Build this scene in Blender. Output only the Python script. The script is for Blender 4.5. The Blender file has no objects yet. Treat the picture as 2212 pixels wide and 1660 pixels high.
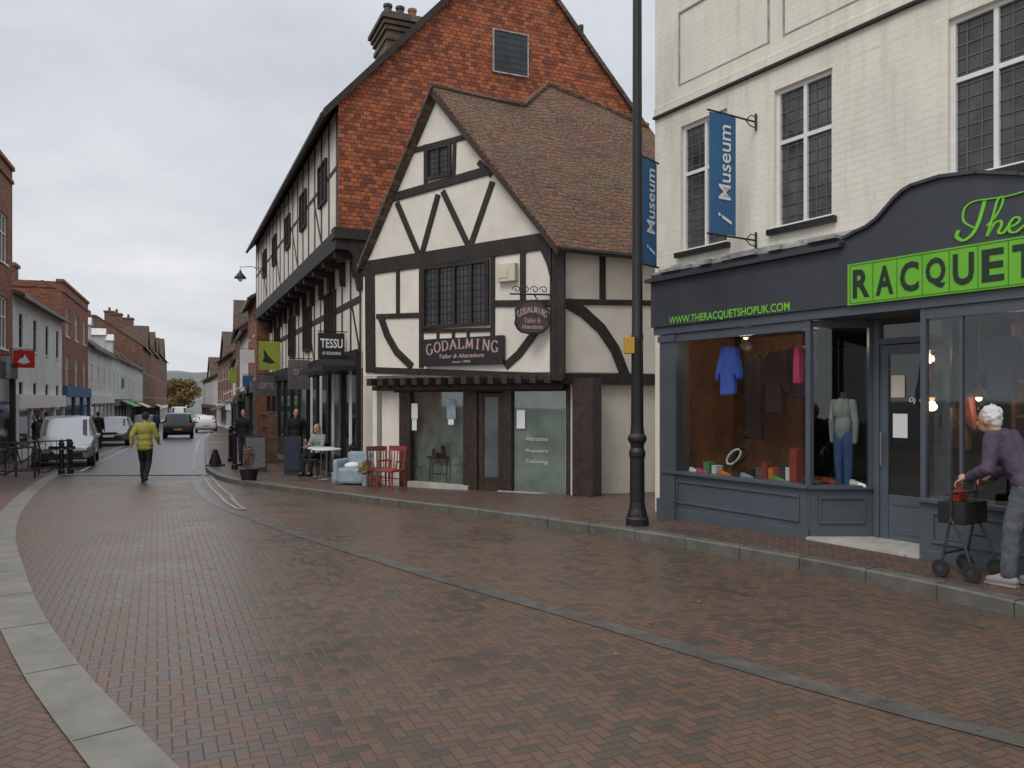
import bpy,bmesh,math,random
from mathutils import Vector,Matrix,noise
R=random.Random(5)
F=1720.;CX=1106.;HY=865.;CZ=1.6
S=bpy.context.scene;C=S.collection
V=Vector
def interp(t,x):
    n=len(t)
    if x<=t[0][0]: 
        m=(t[1][1]-t[0][1])/(t[1][0]-t[0][0]); return t[0][1]+m*(x-t[0][0])
    if x>=t[-1][0]:
        m=(t[-1][1]-t[-2][1])/(t[-1][0]-t[-2][0]); return t[-1][1]+m*(x-t[-1][0])
    i=0
    while t[i+1][0]<x:i+=1
    def tan(j):
        if j==0: return (t[1][1]-t[0][1])/(t[1][0]-t[0][0])
        if j==n-1: return (t[-1][1]-t[-2][1])/(t[-1][0]-t[-2][0])
        return (t[j+1][1]-t[j-1][1])/(t[j+1][0]-t[j-1][0])
    h=t[i+1][0]-t[i][0];u=(x-t[i][0])/h
    return (2*u**3-3*u*u+1)*t[i][1]+(u**3-2*u*u+u)*h*tan(i)+(-2*u**3+3*u*u)*t[i+1][1]+(u**3-u*u)*h*tan(i+1)
ZR=[(-40,0),(0,0),(8,0),(11,-.06),(14,-.2),(16.5,-.31),(20,-.45),(26,-.58),(42,-.75),(70,-1.2),(120,-1.9),(200,-3),(400,-5),(3000,-5)]
def zr(Y): return interp(ZR,Y)
PH=.12
def zp(Y): return zr(Y)+PH
XL=[(-4,4.4),(0,1.55),(3.46,-1.45),(3.9,-1.84),(4.79,-2.6),(6.05,-3.58),(7.75,-4.76),(9.4,-5.86),(12.4,-7.62),(17,-10.1),(21,-12.1),(26,-14.2),(42,-20.2),(54,-24.6),(70,-30.6),(120,-51.2),(200,-83),(300,-123)]
XR=[(-4,7.2),(0,5.9),(4,4.5),(5.79,3.72),(6.93,3.1),(8.6,1.87),(10.4,.33),(12.6,-1.51),(15.3,-3.6),(17.2,-5.16),(20,-7.2),(23.3,-8.9),(27,-10.4),(35,-13.5),(50,-19.2),(70,-26.2),(120,-47),(200,-79),(300,-119)]
XD=[(-4,11.5),(0,6.6),(3.0,3.2),(3.72,2.39),(4.55,1.57),(5.67,.64),(7.44,-.89),(9.8,-2.7),(12.9,-4.65),(16,-6.2),(20,-7.95),(23.3,-9.35),(27,-10.8)]
def newmat(name):
    m=bpy.data.materials.new(name);m.use_nodes=True
    return m,m.node_tree,m.node_tree.nodes['Principled BSDF']
def sock(nt,inp,v):
    if isinstance(v,bpy.types.NodeSocket): nt.links.new(v,inp)
    else: inp.default_value=v
def mth(nt,op,*a):
    n=nt.nodes.new('ShaderNodeMath');n.operation=op
    for i,v in enumerate(a): sock(nt,n.inputs[i],v)
    return n.outputs[0]
def mix(nt,f,a,b,mode='MIX'):
    n=nt.nodes.new('ShaderNodeMix');n.data_type='RGBA';n.blend_type=mode
    sock(nt,n.inputs[0],f);sock(nt,n.inputs[6],a);sock(nt,n.inputs[7],b)
    return n.outputs[2]
def c4(c): return (c[0],c[1],c[2],1)
def ramp(nt,f,stops,const=False):
    n=nt.nodes.new('ShaderNodeValToRGB');r=n.color_ramp
    while len(r.elements)<len(stops): r.elements.new(.5)
    for e,(p,c) in zip(r.elements,stops): e.position=p;e.color=c4(c) if len(c)==3 else c
    nt.links.new(f,n.inputs[0]);return n.outputs[0]
def nz(nt,scale,detail=4,vec=None,kind='Object',rough=.6):
    n=nt.nodes.new('ShaderNodeTexNoise');n.inputs['Scale'].default_value=scale;n.inputs['Detail'].default_value=detail;n.inputs['Roughness'].default_value=rough
    if vec is None:
        vec=nt.nodes.new('ShaderNodeTexCoord').outputs[kind]
    nt.links.new(vec,n.inputs['Vector']);return n.outputs['Fac']
def bump(nt,b,h,st,dist=.01):
    n=nt.nodes.new('ShaderNodeBump');n.inputs['Strength'].default_value=st;n.inputs['Distance'].default_value=dist
    nt.links.new(h,n.inputs['Height']);nt.links.new(n.outputs[0],b.inputs['Normal'])
def simple(name,col,rough=.7,var=.18,scale=6,metal=0,bm=.25,emis=None,bd=.01):
    m,nt,b=newmat(name)
    f=nz(nt,scale,6);f2=nz(nt,scale*.23,3)
    k=mth(nt,'ADD',mth(nt,'MULTIPLY',f,.6),mth(nt,'MULTIPLY',f2,.4))
    lo=[max(0,c*(1-var*1.6)) for c in col];hi=[min(1,c*(1+var)) for c in col]
    nt.links.new(ramp(nt,k,[(.3,lo),(.7,hi)]),b.inputs['Base Color'])
    b.inputs['Roughness'].default_value=rough;b.inputs['Metallic'].default_value=metal
    if bm: bump(nt,b,f,bm,bd)
    if emis: b.inputs['Emission Color'].default_value=c4(col);b.inputs['Emission Strength'].default_value=emis
    return m
def uvco(nt):
    t=nt.nodes.new('ShaderNodeTexCoord');s=nt.nodes.new('ShaderNodeSeparateXYZ');nt.links.new(t.outputs['UV'],s.inputs[0])
    return s.outputs[0],s.outputs[1],t.outputs['UV']
def comb(nt,x,y,z=0.):
    n=nt.nodes.new('ShaderNodeCombineXYZ')
    for i,v in enumerate((x,y,z)): sock(nt,n.inputs[i],v)
    return n.outputs[0]
def tiles(name,stops,bw,bh,mort,mcol,rough=.8,bd=.01,saw=0,stain=None,jit=.006,big=.5,bst=.6,bond=.5,rnd=1.):
    m,nt,b=newmat(name);u,v,uv=uvco(nt)
    j=nz(nt,3.,3,uv);v=mth(nt,'ADD',v,mth(nt,'MULTIPLY',mth(nt,'SUBTRACT',j,.5),jit*6))
    j2=nz(nt,2.1,2,uv);u=mth(nt,'ADD',u,mth(nt,'MULTIPLY',j2,jit*3))
    vv=mth(nt,'DIVIDE',v,bh);row=mth(nt,'FLOOR',vv);fv=mth(nt,'SUBTRACT',vv,row)
    uu=mth(nt,'ADD',mth(nt,'DIVIDE',u,bw),mth(nt,'MULTIPLY',row,bond));col=mth(nt,'FLOOR',uu);fu=mth(nt,'SUBTRACT',uu,col)
    w=nt.nodes.new('ShaderNodeTexWhiteNoise');w.noise_dimensions='3D';nt.links.new(comb(nt,col,row),w.inputs['Vector'])
    wv=mth(nt,'ADD',mth(nt,'MULTIPLY',w.outputs['Value'],rnd),.5*(1-rnd))
    du=mth(nt,'MULTIPLY',mth(nt,'MINIMUM',fu,mth(nt,'SUBTRACT',1.,fu)),bw)
    dv=mth(nt,'MULTIPLY',mth(nt,'MINIMUM',fv,mth(nt,'SUBTRACT',1.,fv)),bh)
    mk=mth(nt,'MINIMUM',mth(nt,'DIVIDE',mth(nt,'MINIMUM',du,dv),mort),1.)
    bn=nz(nt,.9,5,uv)
    k=mth(nt,'ADD',mth(nt,'MULTIPLY',wv,1-big*.6),mth(nt,'MULTIPLY',mth(nt,'SUBTRACT',bn,.3),big*1.2))
    c=ramp(nt,k,stops)
    if stain:
        sn=nz(nt,stain[1],6,uv,rough=.75)
        c=mix(nt,ramp(nt,sn,[(stain[2],(0,0,0)),(stain[3],(.85,.85,.85))]),c,c4(stain[0]))
    fine=nz(nt,40,3,uv)
    c=mix(nt,.35,c,ramp(nt,fine,[(.3,(.25,.25,.25)),(.7,(.9,.9,.9))]),'OVERLAY')
    c=mix(nt,mk,c4(mcol),c)
    nt.links.new(c,b.inputs['Base Color']);b.inputs['Roughness'].default_value=rough
    h=mth(nt,'ADD',mk,mth(nt,'MULTIPLY',mth(nt,'SUBTRACT',1.,fv),float(saw)))
    h=mth(nt,'ADD',h,mth(nt,'MULTIPLY',w.outputs['Value'],.35))
    bump(nt,b,h,bst,bd);return m
def herring(name,stops,s,ang,mcol,rlo,rhi,damp=.35):
    m,nt,b=newmat(name);u0,v0,uv=uvco(nt)
    ca,sa=math.cos(ang)/s,math.sin(ang)/s
    x=mth(nt,'ADD',mth(nt,'MULTIPLY',u0,ca),mth(nt,'MULTIPLY',v0,sa))
    y=mth(nt,'SUBTRACT',mth(nt,'MULTIPLY',v0,ca),mth(nt,'MULTIPLY',u0,sa))
    i=mth(nt,'FLOOR',x);j=mth(nt,'FLOOR',y);fx=mth(nt,'SUBTRACT',x,i);fy=mth(nt,'SUBTRACT',y,j)
    m4=mth(nt,'FLOORED_MODULO',mth(nt,'ADD',mth(nt,'SUBTRACT',i,j),.01),4.)
    isV=mth(nt,'GREATER_THAN',m4,1.5);is1=mth(nt,'MULTIPLY',mth(nt,'GREATER_THAN',m4,.5),mth(nt,'SUBTRACT',1.,isV))
    is3=mth(nt,'GREATER_THAN',m4,2.5);is2=mth(nt,'SUBTRACT',isV,is3)
    idx=mth(nt,'SUBTRACT',i,is1);idy=mth(nt,'SUBTRACT',j,is2)
    gx=mth(nt,'SUBTRACT',1.,fx);gy=mth(nt,'SUBTRACT',1.,fy)
    mx=mth(nt,'MINIMUM',fx,gx);my=mth(nt,'MINIMUM',fy,gy)
    hx=mth(nt,'ADD',mth(nt,'MULTIPLY',is1,gx),mth(nt,'MULTIPLY',mth(nt,'SUBTRACT',1.,is1),fx))
    vy=mth(nt,'ADD',mth(nt,'MULTIPLY',is3,fy),mth(nt,'MULTIPLY',mth(nt,'SUBTRACT',1.,is3),gy))
    dH=mth(nt,'MINIMUM',hx,my);dV=mth(nt,'MINIMUM',vy,mx)
    d=mth(nt,'ADD',mth(nt,'MULTIPLY',isV,dV),mth(nt,'MULTIPLY',mth(nt,'SUBTRACT',1.,isV),dH))
    mk=mth(nt,'MINIMUM',mth(nt,'DIVIDE',d,.09),1.)
    w=nt.nodes.new('ShaderNodeTexWhiteNoise');w.noise_dimensions='3D';nt.links.new(comb(nt,idx,idy,isV),w.inputs['Vector'])
    bn=nz(nt,.9,5,uv);bn2=nz(nt,.22,3,uv);bn3=nz(nt,1.7,6,uv,rough=.75)
    k=mth(nt,'ADD',mth(nt,'MULTIPLY',w.outputs['Value'],.6),mth(nt,'MULTIPLY',mth(nt,'SUBTRACT',bn,.2),.65))
    c=ramp(nt,k,stops)
    c=mix(nt,.5,c,ramp(nt,nz(nt,60,3,uv),[(.3,(.3,.3,.3)),(.7,(.75,.75,.75))]),'OVERLAY')
    c=mix(nt,1.,c,ramp(nt,bn2,[(.35,(.88,.88,.88)),(.65,(1.12,1.09,1.04))]),'MULTIPLY')
    c=mix(nt,ramp(nt,bn3,[(.5,(0,0,0)),(.72,(.35,.35,.35))]),c,(.095,.085,.072,1))
    c=mix(nt,mk,c4(mcol),c)
    nt.links.new(c,b.inputs['Base Color'])
    rr=ramp(nt,mth(nt,'ADD',mth(nt,'MULTIPLY',bn2,.6),mth(nt,'MULTIPLY',bn,.4)),[(.35,(rlo,)*3),(.62,(rhi,)*3)])
    nt.links.new(mth(nt,'ADD',mth(nt,'MULTIPLY',w.outputs['Value'],.12),rr),b.inputs['Roughness'])
    b.inputs['Specular IOR Level'].default_value=damp
    h=mth(nt,'ADD',mk,mth(nt,'MULTIPLY',w.outputs['Value'],.35))
    bump(nt,b,h,.4,.004);return m
def glassm(name,tint,k0=.06,rough=.03):
    # thin see-through glass; reflection grows towards grazing the same on both faces
    m,nt,b=newmat(name);nt.nodes.remove(b)
    o=[n for n in nt.nodes if n.type=='OUTPUT_MATERIAL'][0]
    t=nt.nodes.new('ShaderNodeBsdfTransparent');t.inputs[0].default_value=c4(tint)
    g=nt.nodes.new('ShaderNodeBsdfGlossy');g.inputs['Roughness'].default_value=rough;g.inputs[0].default_value=(.9,.93,.95,1)
    lw=nt.nodes.new('ShaderNodeLayerWeight');lw.inputs['Blend'].default_value=.5
    k=mth(nt,'ADD',mth(nt,'MULTIPLY',mth(nt,'POWER',lw.outputs['Facing'],4.),.85),k0)
    mx=nt.nodes.new('ShaderNodeMixShader');nt.links.new(k,mx.inputs[0])
    nt.links.new(t.outputs[0],mx.inputs[1]);nt.links.new(g.outputs[0],mx.inputs[2]);nt.links.new(mx.outputs[0],o.inputs[0]);return m
def wallpaint(name,col,bw=.225,bh=.075,st=.2,dirt=.4,bd=.005):
    m,nt,b=newmat(name);u,v,uv=uvco(nt)
    j=nz(nt,2.5,3,uv);v=mth(nt,'ADD',v,mth(nt,'MULTIPLY',j,.03))
    vv=mth(nt,'DIVIDE',v,bh);row=mth(nt,'FLOOR',vv);fv=mth(nt,'SUBTRACT',vv,row)
    uu=mth(nt,'ADD',mth(nt,'DIVIDE',u,bw),mth(nt,'MULTIPLY',row,.5));co=mth(nt,'FLOOR',uu);fu=mth(nt,'SUBTRACT',uu,co)
    du=mth(nt,'MULTIPLY',mth(nt,'MINIMUM',fu,mth(nt,'SUBTRACT',1.,fu)),bw);dv=mth(nt,'MULTIPLY',mth(nt,'MINIMUM',fv,mth(nt,'SUBTRACT',1.,fv)),bh)
    mk=mth(nt,'MINIMUM',mth(nt,'DIVIDE',mth(nt,'MINIMUM',du,dv),.014),1.)
    w=nt.nodes.new('ShaderNodeTexWhiteNoise');w.noise_dimensions='3D';nt.links.new(comb(nt,co,row),w.inputs['Vector'])
    k=nz(nt,1.3,6,uv,rough=.7)
    mp=nt.nodes.new('ShaderNodeMapping');mp.inputs['Scale'].default_value=(5,.5,1);nt.links.new(uv,mp.inputs[0]);st2=nz(nt,1.2,5,mp.outputs[0],rough=.7)
    c=ramp(nt,k,[(.3,[x*.86 for x in col]),(.62,col)])
    c=mix(nt,mth(nt,'MULTIPLY',ramp(nt,st2,[(.48,(0,0,0)),(.8,(1,1,1))]),dirt),c,(.34,.3,.22,1))
    fl=ramp(nt,nz(nt,6,7,uv,rough=.8),[(.62,(0,0,0)),(.72,(.5,.5,.5))])
    c=mix(nt,fl,c,(.44,.39,.3,1))
    pt=ramp(nt,nz(nt,.8,4,uv),[(.4,(.02,.02,.02)),(.7,(.2,.2,.2))])
    c=mix(nt,mth(nt,'MULTIPLY',mth(nt,'SUBTRACT',1.,mk),pt),c,(.3,.28,.22,1))
    nt.links.new(c,b.inputs['Base Color']);b.inputs['Roughness'].default_value=.75
    h=mth(nt,'ADD',mk,mth(nt,'ADD',mth(nt,'MULTIPLY',w.outputs['Value'],.5),mth(nt,'MULTIPLY',nz(nt,25,4,uv),.8)))
    bump(nt,b,h,st,bd);return m
M={}
M['road']=herring('herringbone_paving',[(.0,(.066,.058,.051)),(.3,(.098,.077,.062)),(.48,(.128,.084,.062)),(.66,(.152,.086,.056)),(.82,(.128,.094,.074)),(1,(.098,.088,.077))],.064,math.radians(24),(.045,.04,.034),.22,.38,.5)
M['pave']=herring('pavement_bricks',[(.0,(.062,.05,.043)),(.35,(.112,.072,.055)),(.6,(.142,.082,.058)),(.9,(.125,.092,.072))],.07,math.radians(70),(.04,.034,.03),.32,.52,.45)
M['granite']=simple('granite',(.205,.193,.163),.5,.22,5,0,.2)
M['kerb']=simple('kerb_stone',(.13,.125,.108),.45,.3,7,0,.3)
M['drain']=simple('drain_setts',(.115,.108,.098),.36,.35,7,0,.25)
M['asphalt']=simple('asphalt',(.075,.075,.078),.33,.25,14,0,.3)
M['ground']=simple('ground_surface',(.1,.09,.08),.8,.3,.5,0,.2)
M['line']=simple('road_paint',(.5,.5,.47),.6,.35,9,0,.1)
M['paleline']=simple('pale_setts',(.27,.27,.25),.45,.4,9,0,.2)
M['joint']=simple('stone_joint',(.08,.075,.068),.8,.3,9,0,.1)
M['tilehang']=tiles('tile_hanging',[(.05,(.1,.032,.018)),(.3,(.22,.056,.024)),(.55,(.34,.09,.032)),(.8,(.42,.125,.046)),(1,(.28,.1,.05))],.15,.1,.009,(.03,.012,.01),.8,.02,1.0,((.08,.038,.026),2.2,.48,.8),rnd=.85,big=.35)
M['rooftile']=tiles('roof_tiles',[(.05,(.055,.033,.023)),(.35,(.13,.064,.04)),(.65,(.185,.085,.05)),(.95,(.175,.115,.068))],.16,.1,.011,(.022,.016,.012),.85,.03,1.4,((.13,.112,.055),.75,.46,.68),rnd=.8,jit=.003)
M['darkroof']=tiles('dark_roof_tiles',[(.1,(.05,.038,.032)),(.5,(.1,.06,.045)),(.9,(.15,.09,.065))],.2,.13,.01,(.02,.015,.012),.85,.02,1.,((.09,.085,.05),1.,.5,.75))
M['slate']=tiles('slate',[(.1,(.035,.037,.042)),(.9,(.09,.09,.095))],.3,.2,.01,(.02,.02,.02),.6,.015,.8)
M['brick']=tiles('red_brick',[(.05,(.13,.045,.03)),(.5,(.25,.08,.045)),(.95,(.33,.13,.075))],.225,.075,.01,(.22,.18,.14),.85,.006)
M['brick2']=tiles('dull_brick',[(.05,(.09,.045,.035)),(.5,(.18,.08,.055)),(.95,(.26,.13,.09))],.225,.075,.01,(.2,.17,.14),.85,.006)
M['stonebrick']=tiles('chimney_brick',[(.05,(.06,.045,.035)),(.5,(.13,.09,.065)),(.95,(.2,.15,.11))],.225,.075,.01,(.1,.09,.075),.85,.01)
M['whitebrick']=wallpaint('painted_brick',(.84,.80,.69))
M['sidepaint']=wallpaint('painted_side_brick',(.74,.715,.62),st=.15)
M['render']=simple('lime_render',(.80,.755,.67),.85,.1,2.2,0,.25)
M['render2']=simple('pale_render',(.68,.68,.66),.85,.14,1.6,0,.2)
M['timber']=simple('black_timber',(.03,.022,.018),.65,.5,12,0,.5)
M['timber2']=simple('brown_timber',(.045,.028,.02),.6,.5,12,0,.5)
M['lead']=simple('window_leading',(.13,.13,.125),.5,.2,9,.2,0)
M['wframe']=simple('white_window_paint',(.8,.8,.77),.5,.06,8,0,.05)
M['gdark']=simple('dark_glass',(.035,.04,.045),.05,.7,2.2,0,.12,bd=.006)
M['gsash']=simple('sash_glass',(.075,.08,.08),.05,1.0,2.4,0,.2,bd=.012)  # mottled base tone imitates pale and dark reflections in the panes
M['ggrey']=simple('grey_glass',(.11,.125,.135),.1,.4,1.6,0,.08,bd=.004)
M['shopblue']=simple('slate_blue_paint',(.085,.105,.125),.42,.1,5,0,.06)
M['fascia']=simple('dark_blue_fascia',(.047,.054,.066),.42,.12,5,0,.05)
M['green']=simple('green_sign_paint',(.16,.5,.03),.5,.06,8,0,0)
M['outline']=simple('dark_green_line',(.05,.16,.03),.5,.06,8,0,0)
M['greenglow']=simple('green_lettering',(.2,.62,.04),.5,.05,8,0,0)  # plain bright green lettering colour, no emission
M['banner']=simple('blue_banner_cloth',(.035,.14,.3),.6,.1,4,0,.1)
M['whitetext']=simple('white_lettering',(.8,.82,.82),.5,.04,9,0,0)
M['pinktext']=simple('muted_pink_lettering',(.5,.34,.35),.5,.12,9,0,0)
M['fainttext']=simple('faint_white_lettering',(.6,.66,.64),.5,.04,9,0,0)
M['darktext']=simple('dark_lettering',(.012,.03,.016),.5,.04,9,0,0)
M['black']=simple('black_paint',(.014,.014,.015),.38,.3,10,0,.12)
M['signblack']=simple('sign_black',(.024,.017,.019),.4,.2,6,0,.05)
M['glass']=glassm('shop_glass',(.9,.92,.9),.05)
M['glass2']=glassm('hazy_shop_glass',(.85,.88,.86),.1)
M['woodin']=simple('warm_wood_panel',(.22,.1,.04),.55,.5,3,0,.1)
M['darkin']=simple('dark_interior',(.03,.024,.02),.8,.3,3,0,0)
M['palein']=simple('pale_blind',(.3,.35,.32),.8,.5,1.6,0,0)  # for the added pale panels that brighten the small shop's windows
M['step']=simple('pale_step_stone',(.5,.48,.44),.7,.2,6,0,.2)
M['cream']=simple('cream_plastic',(.66,.6,.48),.6,.1,6,0,.05)
M['paper']=simple('white_paper',(.8,.81,.8),.8,.05,6,0,0)
M['yellow']=simple('yellow_box',(.6,.33,.03),.55,.15,6,0,.05)
M['leadflash']=simple('lead_flashing',(.42,.42,.4),.55,.45,6,0,.4)
def flat(nm,c,r=.6,v=.12,me=0,bm_=.05): M[nm]=simple(nm,c,r,v,7,me,bm_);return M[nm]
flat('red_paint',(.35,.04,.025));flat('chair_red',(.32,.05,.028),.6,.25);flat('skin',(.55,.31,.22));flat('white_hair',(.72,.71,.69),.85,.2,0,.6);flat('dark_hair',(.03,.022,.018),.7)
flat('blond_hair',(.4,.27,.13),.7);flat('yellow_jacket',(.46,.43,.08),.7,.25,0,.3);flat('purple_jacket',(.085,.062,.1),.8,.3,0,.4)
flat('grey_trousers',(.115,.125,.15),.85,.25,0,.4);flat('black_cloth',(.018,.018,.02),.85,.3,0,.3);flat('navy',(.03,.04,.08),.8,.3,0,.3)
flat('grey_shoe',(.3,.29,.28));flat('silver_paint',(.5,.51,.52),.25,.05,.55,0);flat('grey_paint',(.3,.31,.32),.28,.05,.6,0);flat('dark_paint',(.03,.035,.04),.25,.05,.3,0)
flat('white_paint',(.75,.76,.77),.3,.05,0,0);flat('rubber',(.02,.02,.02),.8);flat('rim',(.35,.35,.36),.35,.1,.8);flat('lampglass',(.8,.8,.78),.12,.05)
flat('taillight',(.5,.02,.015),.3);flat('blueshirt',(.06,.15,.72),.8,.15,0,.3);flat('jeans',(.06,.12,.32),.8,.3,0,.3);flat('greyknit',(.32,.36,.35),.8,.2,0,.3)
flat('pink',(.7,.06,.2),.8);flat('orange',(.7,.2,.04),.6);flat('paleblue',(.31,.37,.43),.8,.25,0,.4);flat('tan',(.2,.13,.07),.8,.4,0,.4);flat('santred',(.55,.015,.015),.5)
flat('signgreen',(.33,.42,.06),.6);flat('signgrey',(.15,.135,.14),.6,.25);flat('plaque',(.085,.06,.06),.5,.25);flat('bluefront',(.03,.12,.3),.5);flat('steel',(.3,.31,.32),.35,.2,.8);flat('darksteel',(.06,.065,.07),.4,.3,.4);flat('browngold',(.35,.22,.03),.8,.3)
flat('leafg',(.075,.085,.045),.8,.4);flat('leafy',(.2,.14,.04),.8,.4);flat('leafr',(.13,.075,.035),.8,.4);flat('bark',(.08,.06,.045),.9,.3);flat('terracotta',(.35,.13,.07),.8,.2)
flat('brightgreen',(.1,.35,.12),.6);flat('awning',(.17,.045,.035),.8,.2)
M['bulb']=simple('lamp_bulb',(1,.6,.3),.5,.02,5,0,0,emis=4)
ORG={}
def obj(name,bm,mat,parent=None,local=False,smooth=False,bev=0,uv=True):
    bmesh.ops.recalc_face_normals(bm,faces=bm.faces)
    if uv:
        l=bm.loops.layers.uv.verify();zu=V((0,0,1))
        for f in bm.faces:
            n=f.normal
            if abs(n.z)>.95: t=V((1,0,0));b=V((0,1,0))
            else:
                t=zu.cross(n).normalized();b=n.cross(t)
            for lp in f.loops: lp[l].uv=(lp.vert.co.dot(t),lp.vert.co.dot(b))
    me=bpy.data.meshes.new(name)
    if parent and not local:
        o=ORG.get(parent.name,V((0,0,0)))
        for v in bm.verts: v.co-=o
    bm.to_mesh(me);bm.free()
    if smooth:
        for p in me.polygons:p.use_smooth=True
        if smooth!=2: me.set_sharp_from_angle(angle=math.radians(48))
    ob=bpy.data.objects.new(name,me);C.objects.link(ob);me.materials.append(M[mat] if isinstance(mat,str) else mat)
    if parent: 
        ob.parent=parent;ORG[ob.name]=ORG.get(parent.name,V((0,0,0)))
    if bev:
        md=ob.modifiers.new('b','BEVEL');md.width=bev;md.segments=2;md.limit_method='ANGLE'
    return ob
def tag(o,label,cat,group=None):
    o['label']=label;o['category']=cat
    if group:o['group']=group
    return o
def struct(o,kind='structure'): o['kind']=kind;return o
def thing(name,label,cat,loc,rotz=0,group=None,local=False):
    o=bpy.data.objects.new(name,None);C.objects.link(o);o.location=loc;o.rotation_euler=(0,0,rotz);o.empty_display_size=.2
    tag(o,label,cat,group);ORG[o.name]=V((0,0,0)) if local else V(loc);return o
def B(): return bmesh.new()
def prism(bm,pts,off):
    a=[bm.verts.new(p) for p in pts];b=[bm.verts.new(V(p)+V(off)) for p in pts];n=len(a)
    bm.faces.new(a);bm.faces.new(b[::-1])
    for i in range(n): bm.faces.new((a[i],b[i],b[(i+1)%n],a[(i+1)%n]))
def box(bm,c,s,rz=0):
    m=Matrix.Translation(c)@Matrix.Rotation(rz,4,'Z')
    p=[m@V((x*s[0]/2,y*s[1]/2,-s[2]/2)) for x,y in((-1,-1),(1,-1),(1,1),(-1,1))]
    prism(bm,p,(0,0,s[2]))
def frame_of(d):
    d=d.normalized();u=V((0,0,1)) if abs(d.z)<.9 else V((1,0,0))
    a=d.cross(u).normalized();return a,d.cross(a).normalized()
def tube(bm,pts,rs,seg=8,round_=False):
    pts=[V(p) for p in pts]
    if not hasattr(rs,'__len__'): rs=[rs]*len(pts)
    P=[];Q=[]
    if round_:
        d=(pts[0]-pts[1]).normalized()
        for k in (.95,.7,.35): P.append(pts[0]+d*rs[0]*k);Q.append(rs[0]*math.sqrt(1-k*k))
    P+=pts;Q+=list(rs)
    if round_:
        d=(pts[-1]-pts[-2]).normalized()
        for k in (.35,.7,.95): P.append(pts[-1]+d*rs[-1]*k);Q.append(rs[-1]*math.sqrt(1-k*k))
    rings=[];a=None
    for i,p in enumerate(P):
        d=(P[min(i+1,len(P)-1)]-P[max(i-1,0)])
        if a is None: a,b=frame_of(d)
        else:
            d.normalize();a=(a-d*a.dot(d)).normalized();b=d.cross(a)
        rings.append([bm.verts.new(p+(a*math.cos(2*math.pi*k/seg)+b*math.sin(2*math.pi*k/seg))*Q[i]) for k in range(seg)])
    for r,s in zip(rings,rings[1:]):
        for k in range(seg): bm.faces.new((r[k],r[(k+1)%seg],s[(k+1)%seg],s[k]))
    bm.faces.new(rings[0][::-1]);bm.faces.new(rings[-1])
def ell(bm,c,r,rot=None,sub=2):
    m=Matrix.Translation(c)@(rot.to_4x4() if rot else Matrix())@Matrix.Diagonal((r[0],r[1],r[2],1))
    bmesh.ops.create_icosphere(bm,subdivisions=sub,radius=1,matrix=m)
def lathe(bm,c,prof,seg=16,axis=None):
    c=V(c);rings=[]
    for r,z in prof:
        rings.append([bm.verts.new(c+(V((r*math.cos(2*math.pi*k/seg),r*math.sin(2*math.pi*k/seg),z)) if axis is None else axis@V((r*math.cos(2*math.pi*k/seg),r*math.sin(2*math.pi*k/seg),z)))) for k in range(seg)])
    for r,s in zip(rings,rings[1:]):
        for k in range(seg): bm.faces.new((r[k],r[(k+1)%seg],s[(k+1)%seg],s[k]))
    bm.faces.new(rings[0][::-1]);bm.faces.new(rings[-1])
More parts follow.
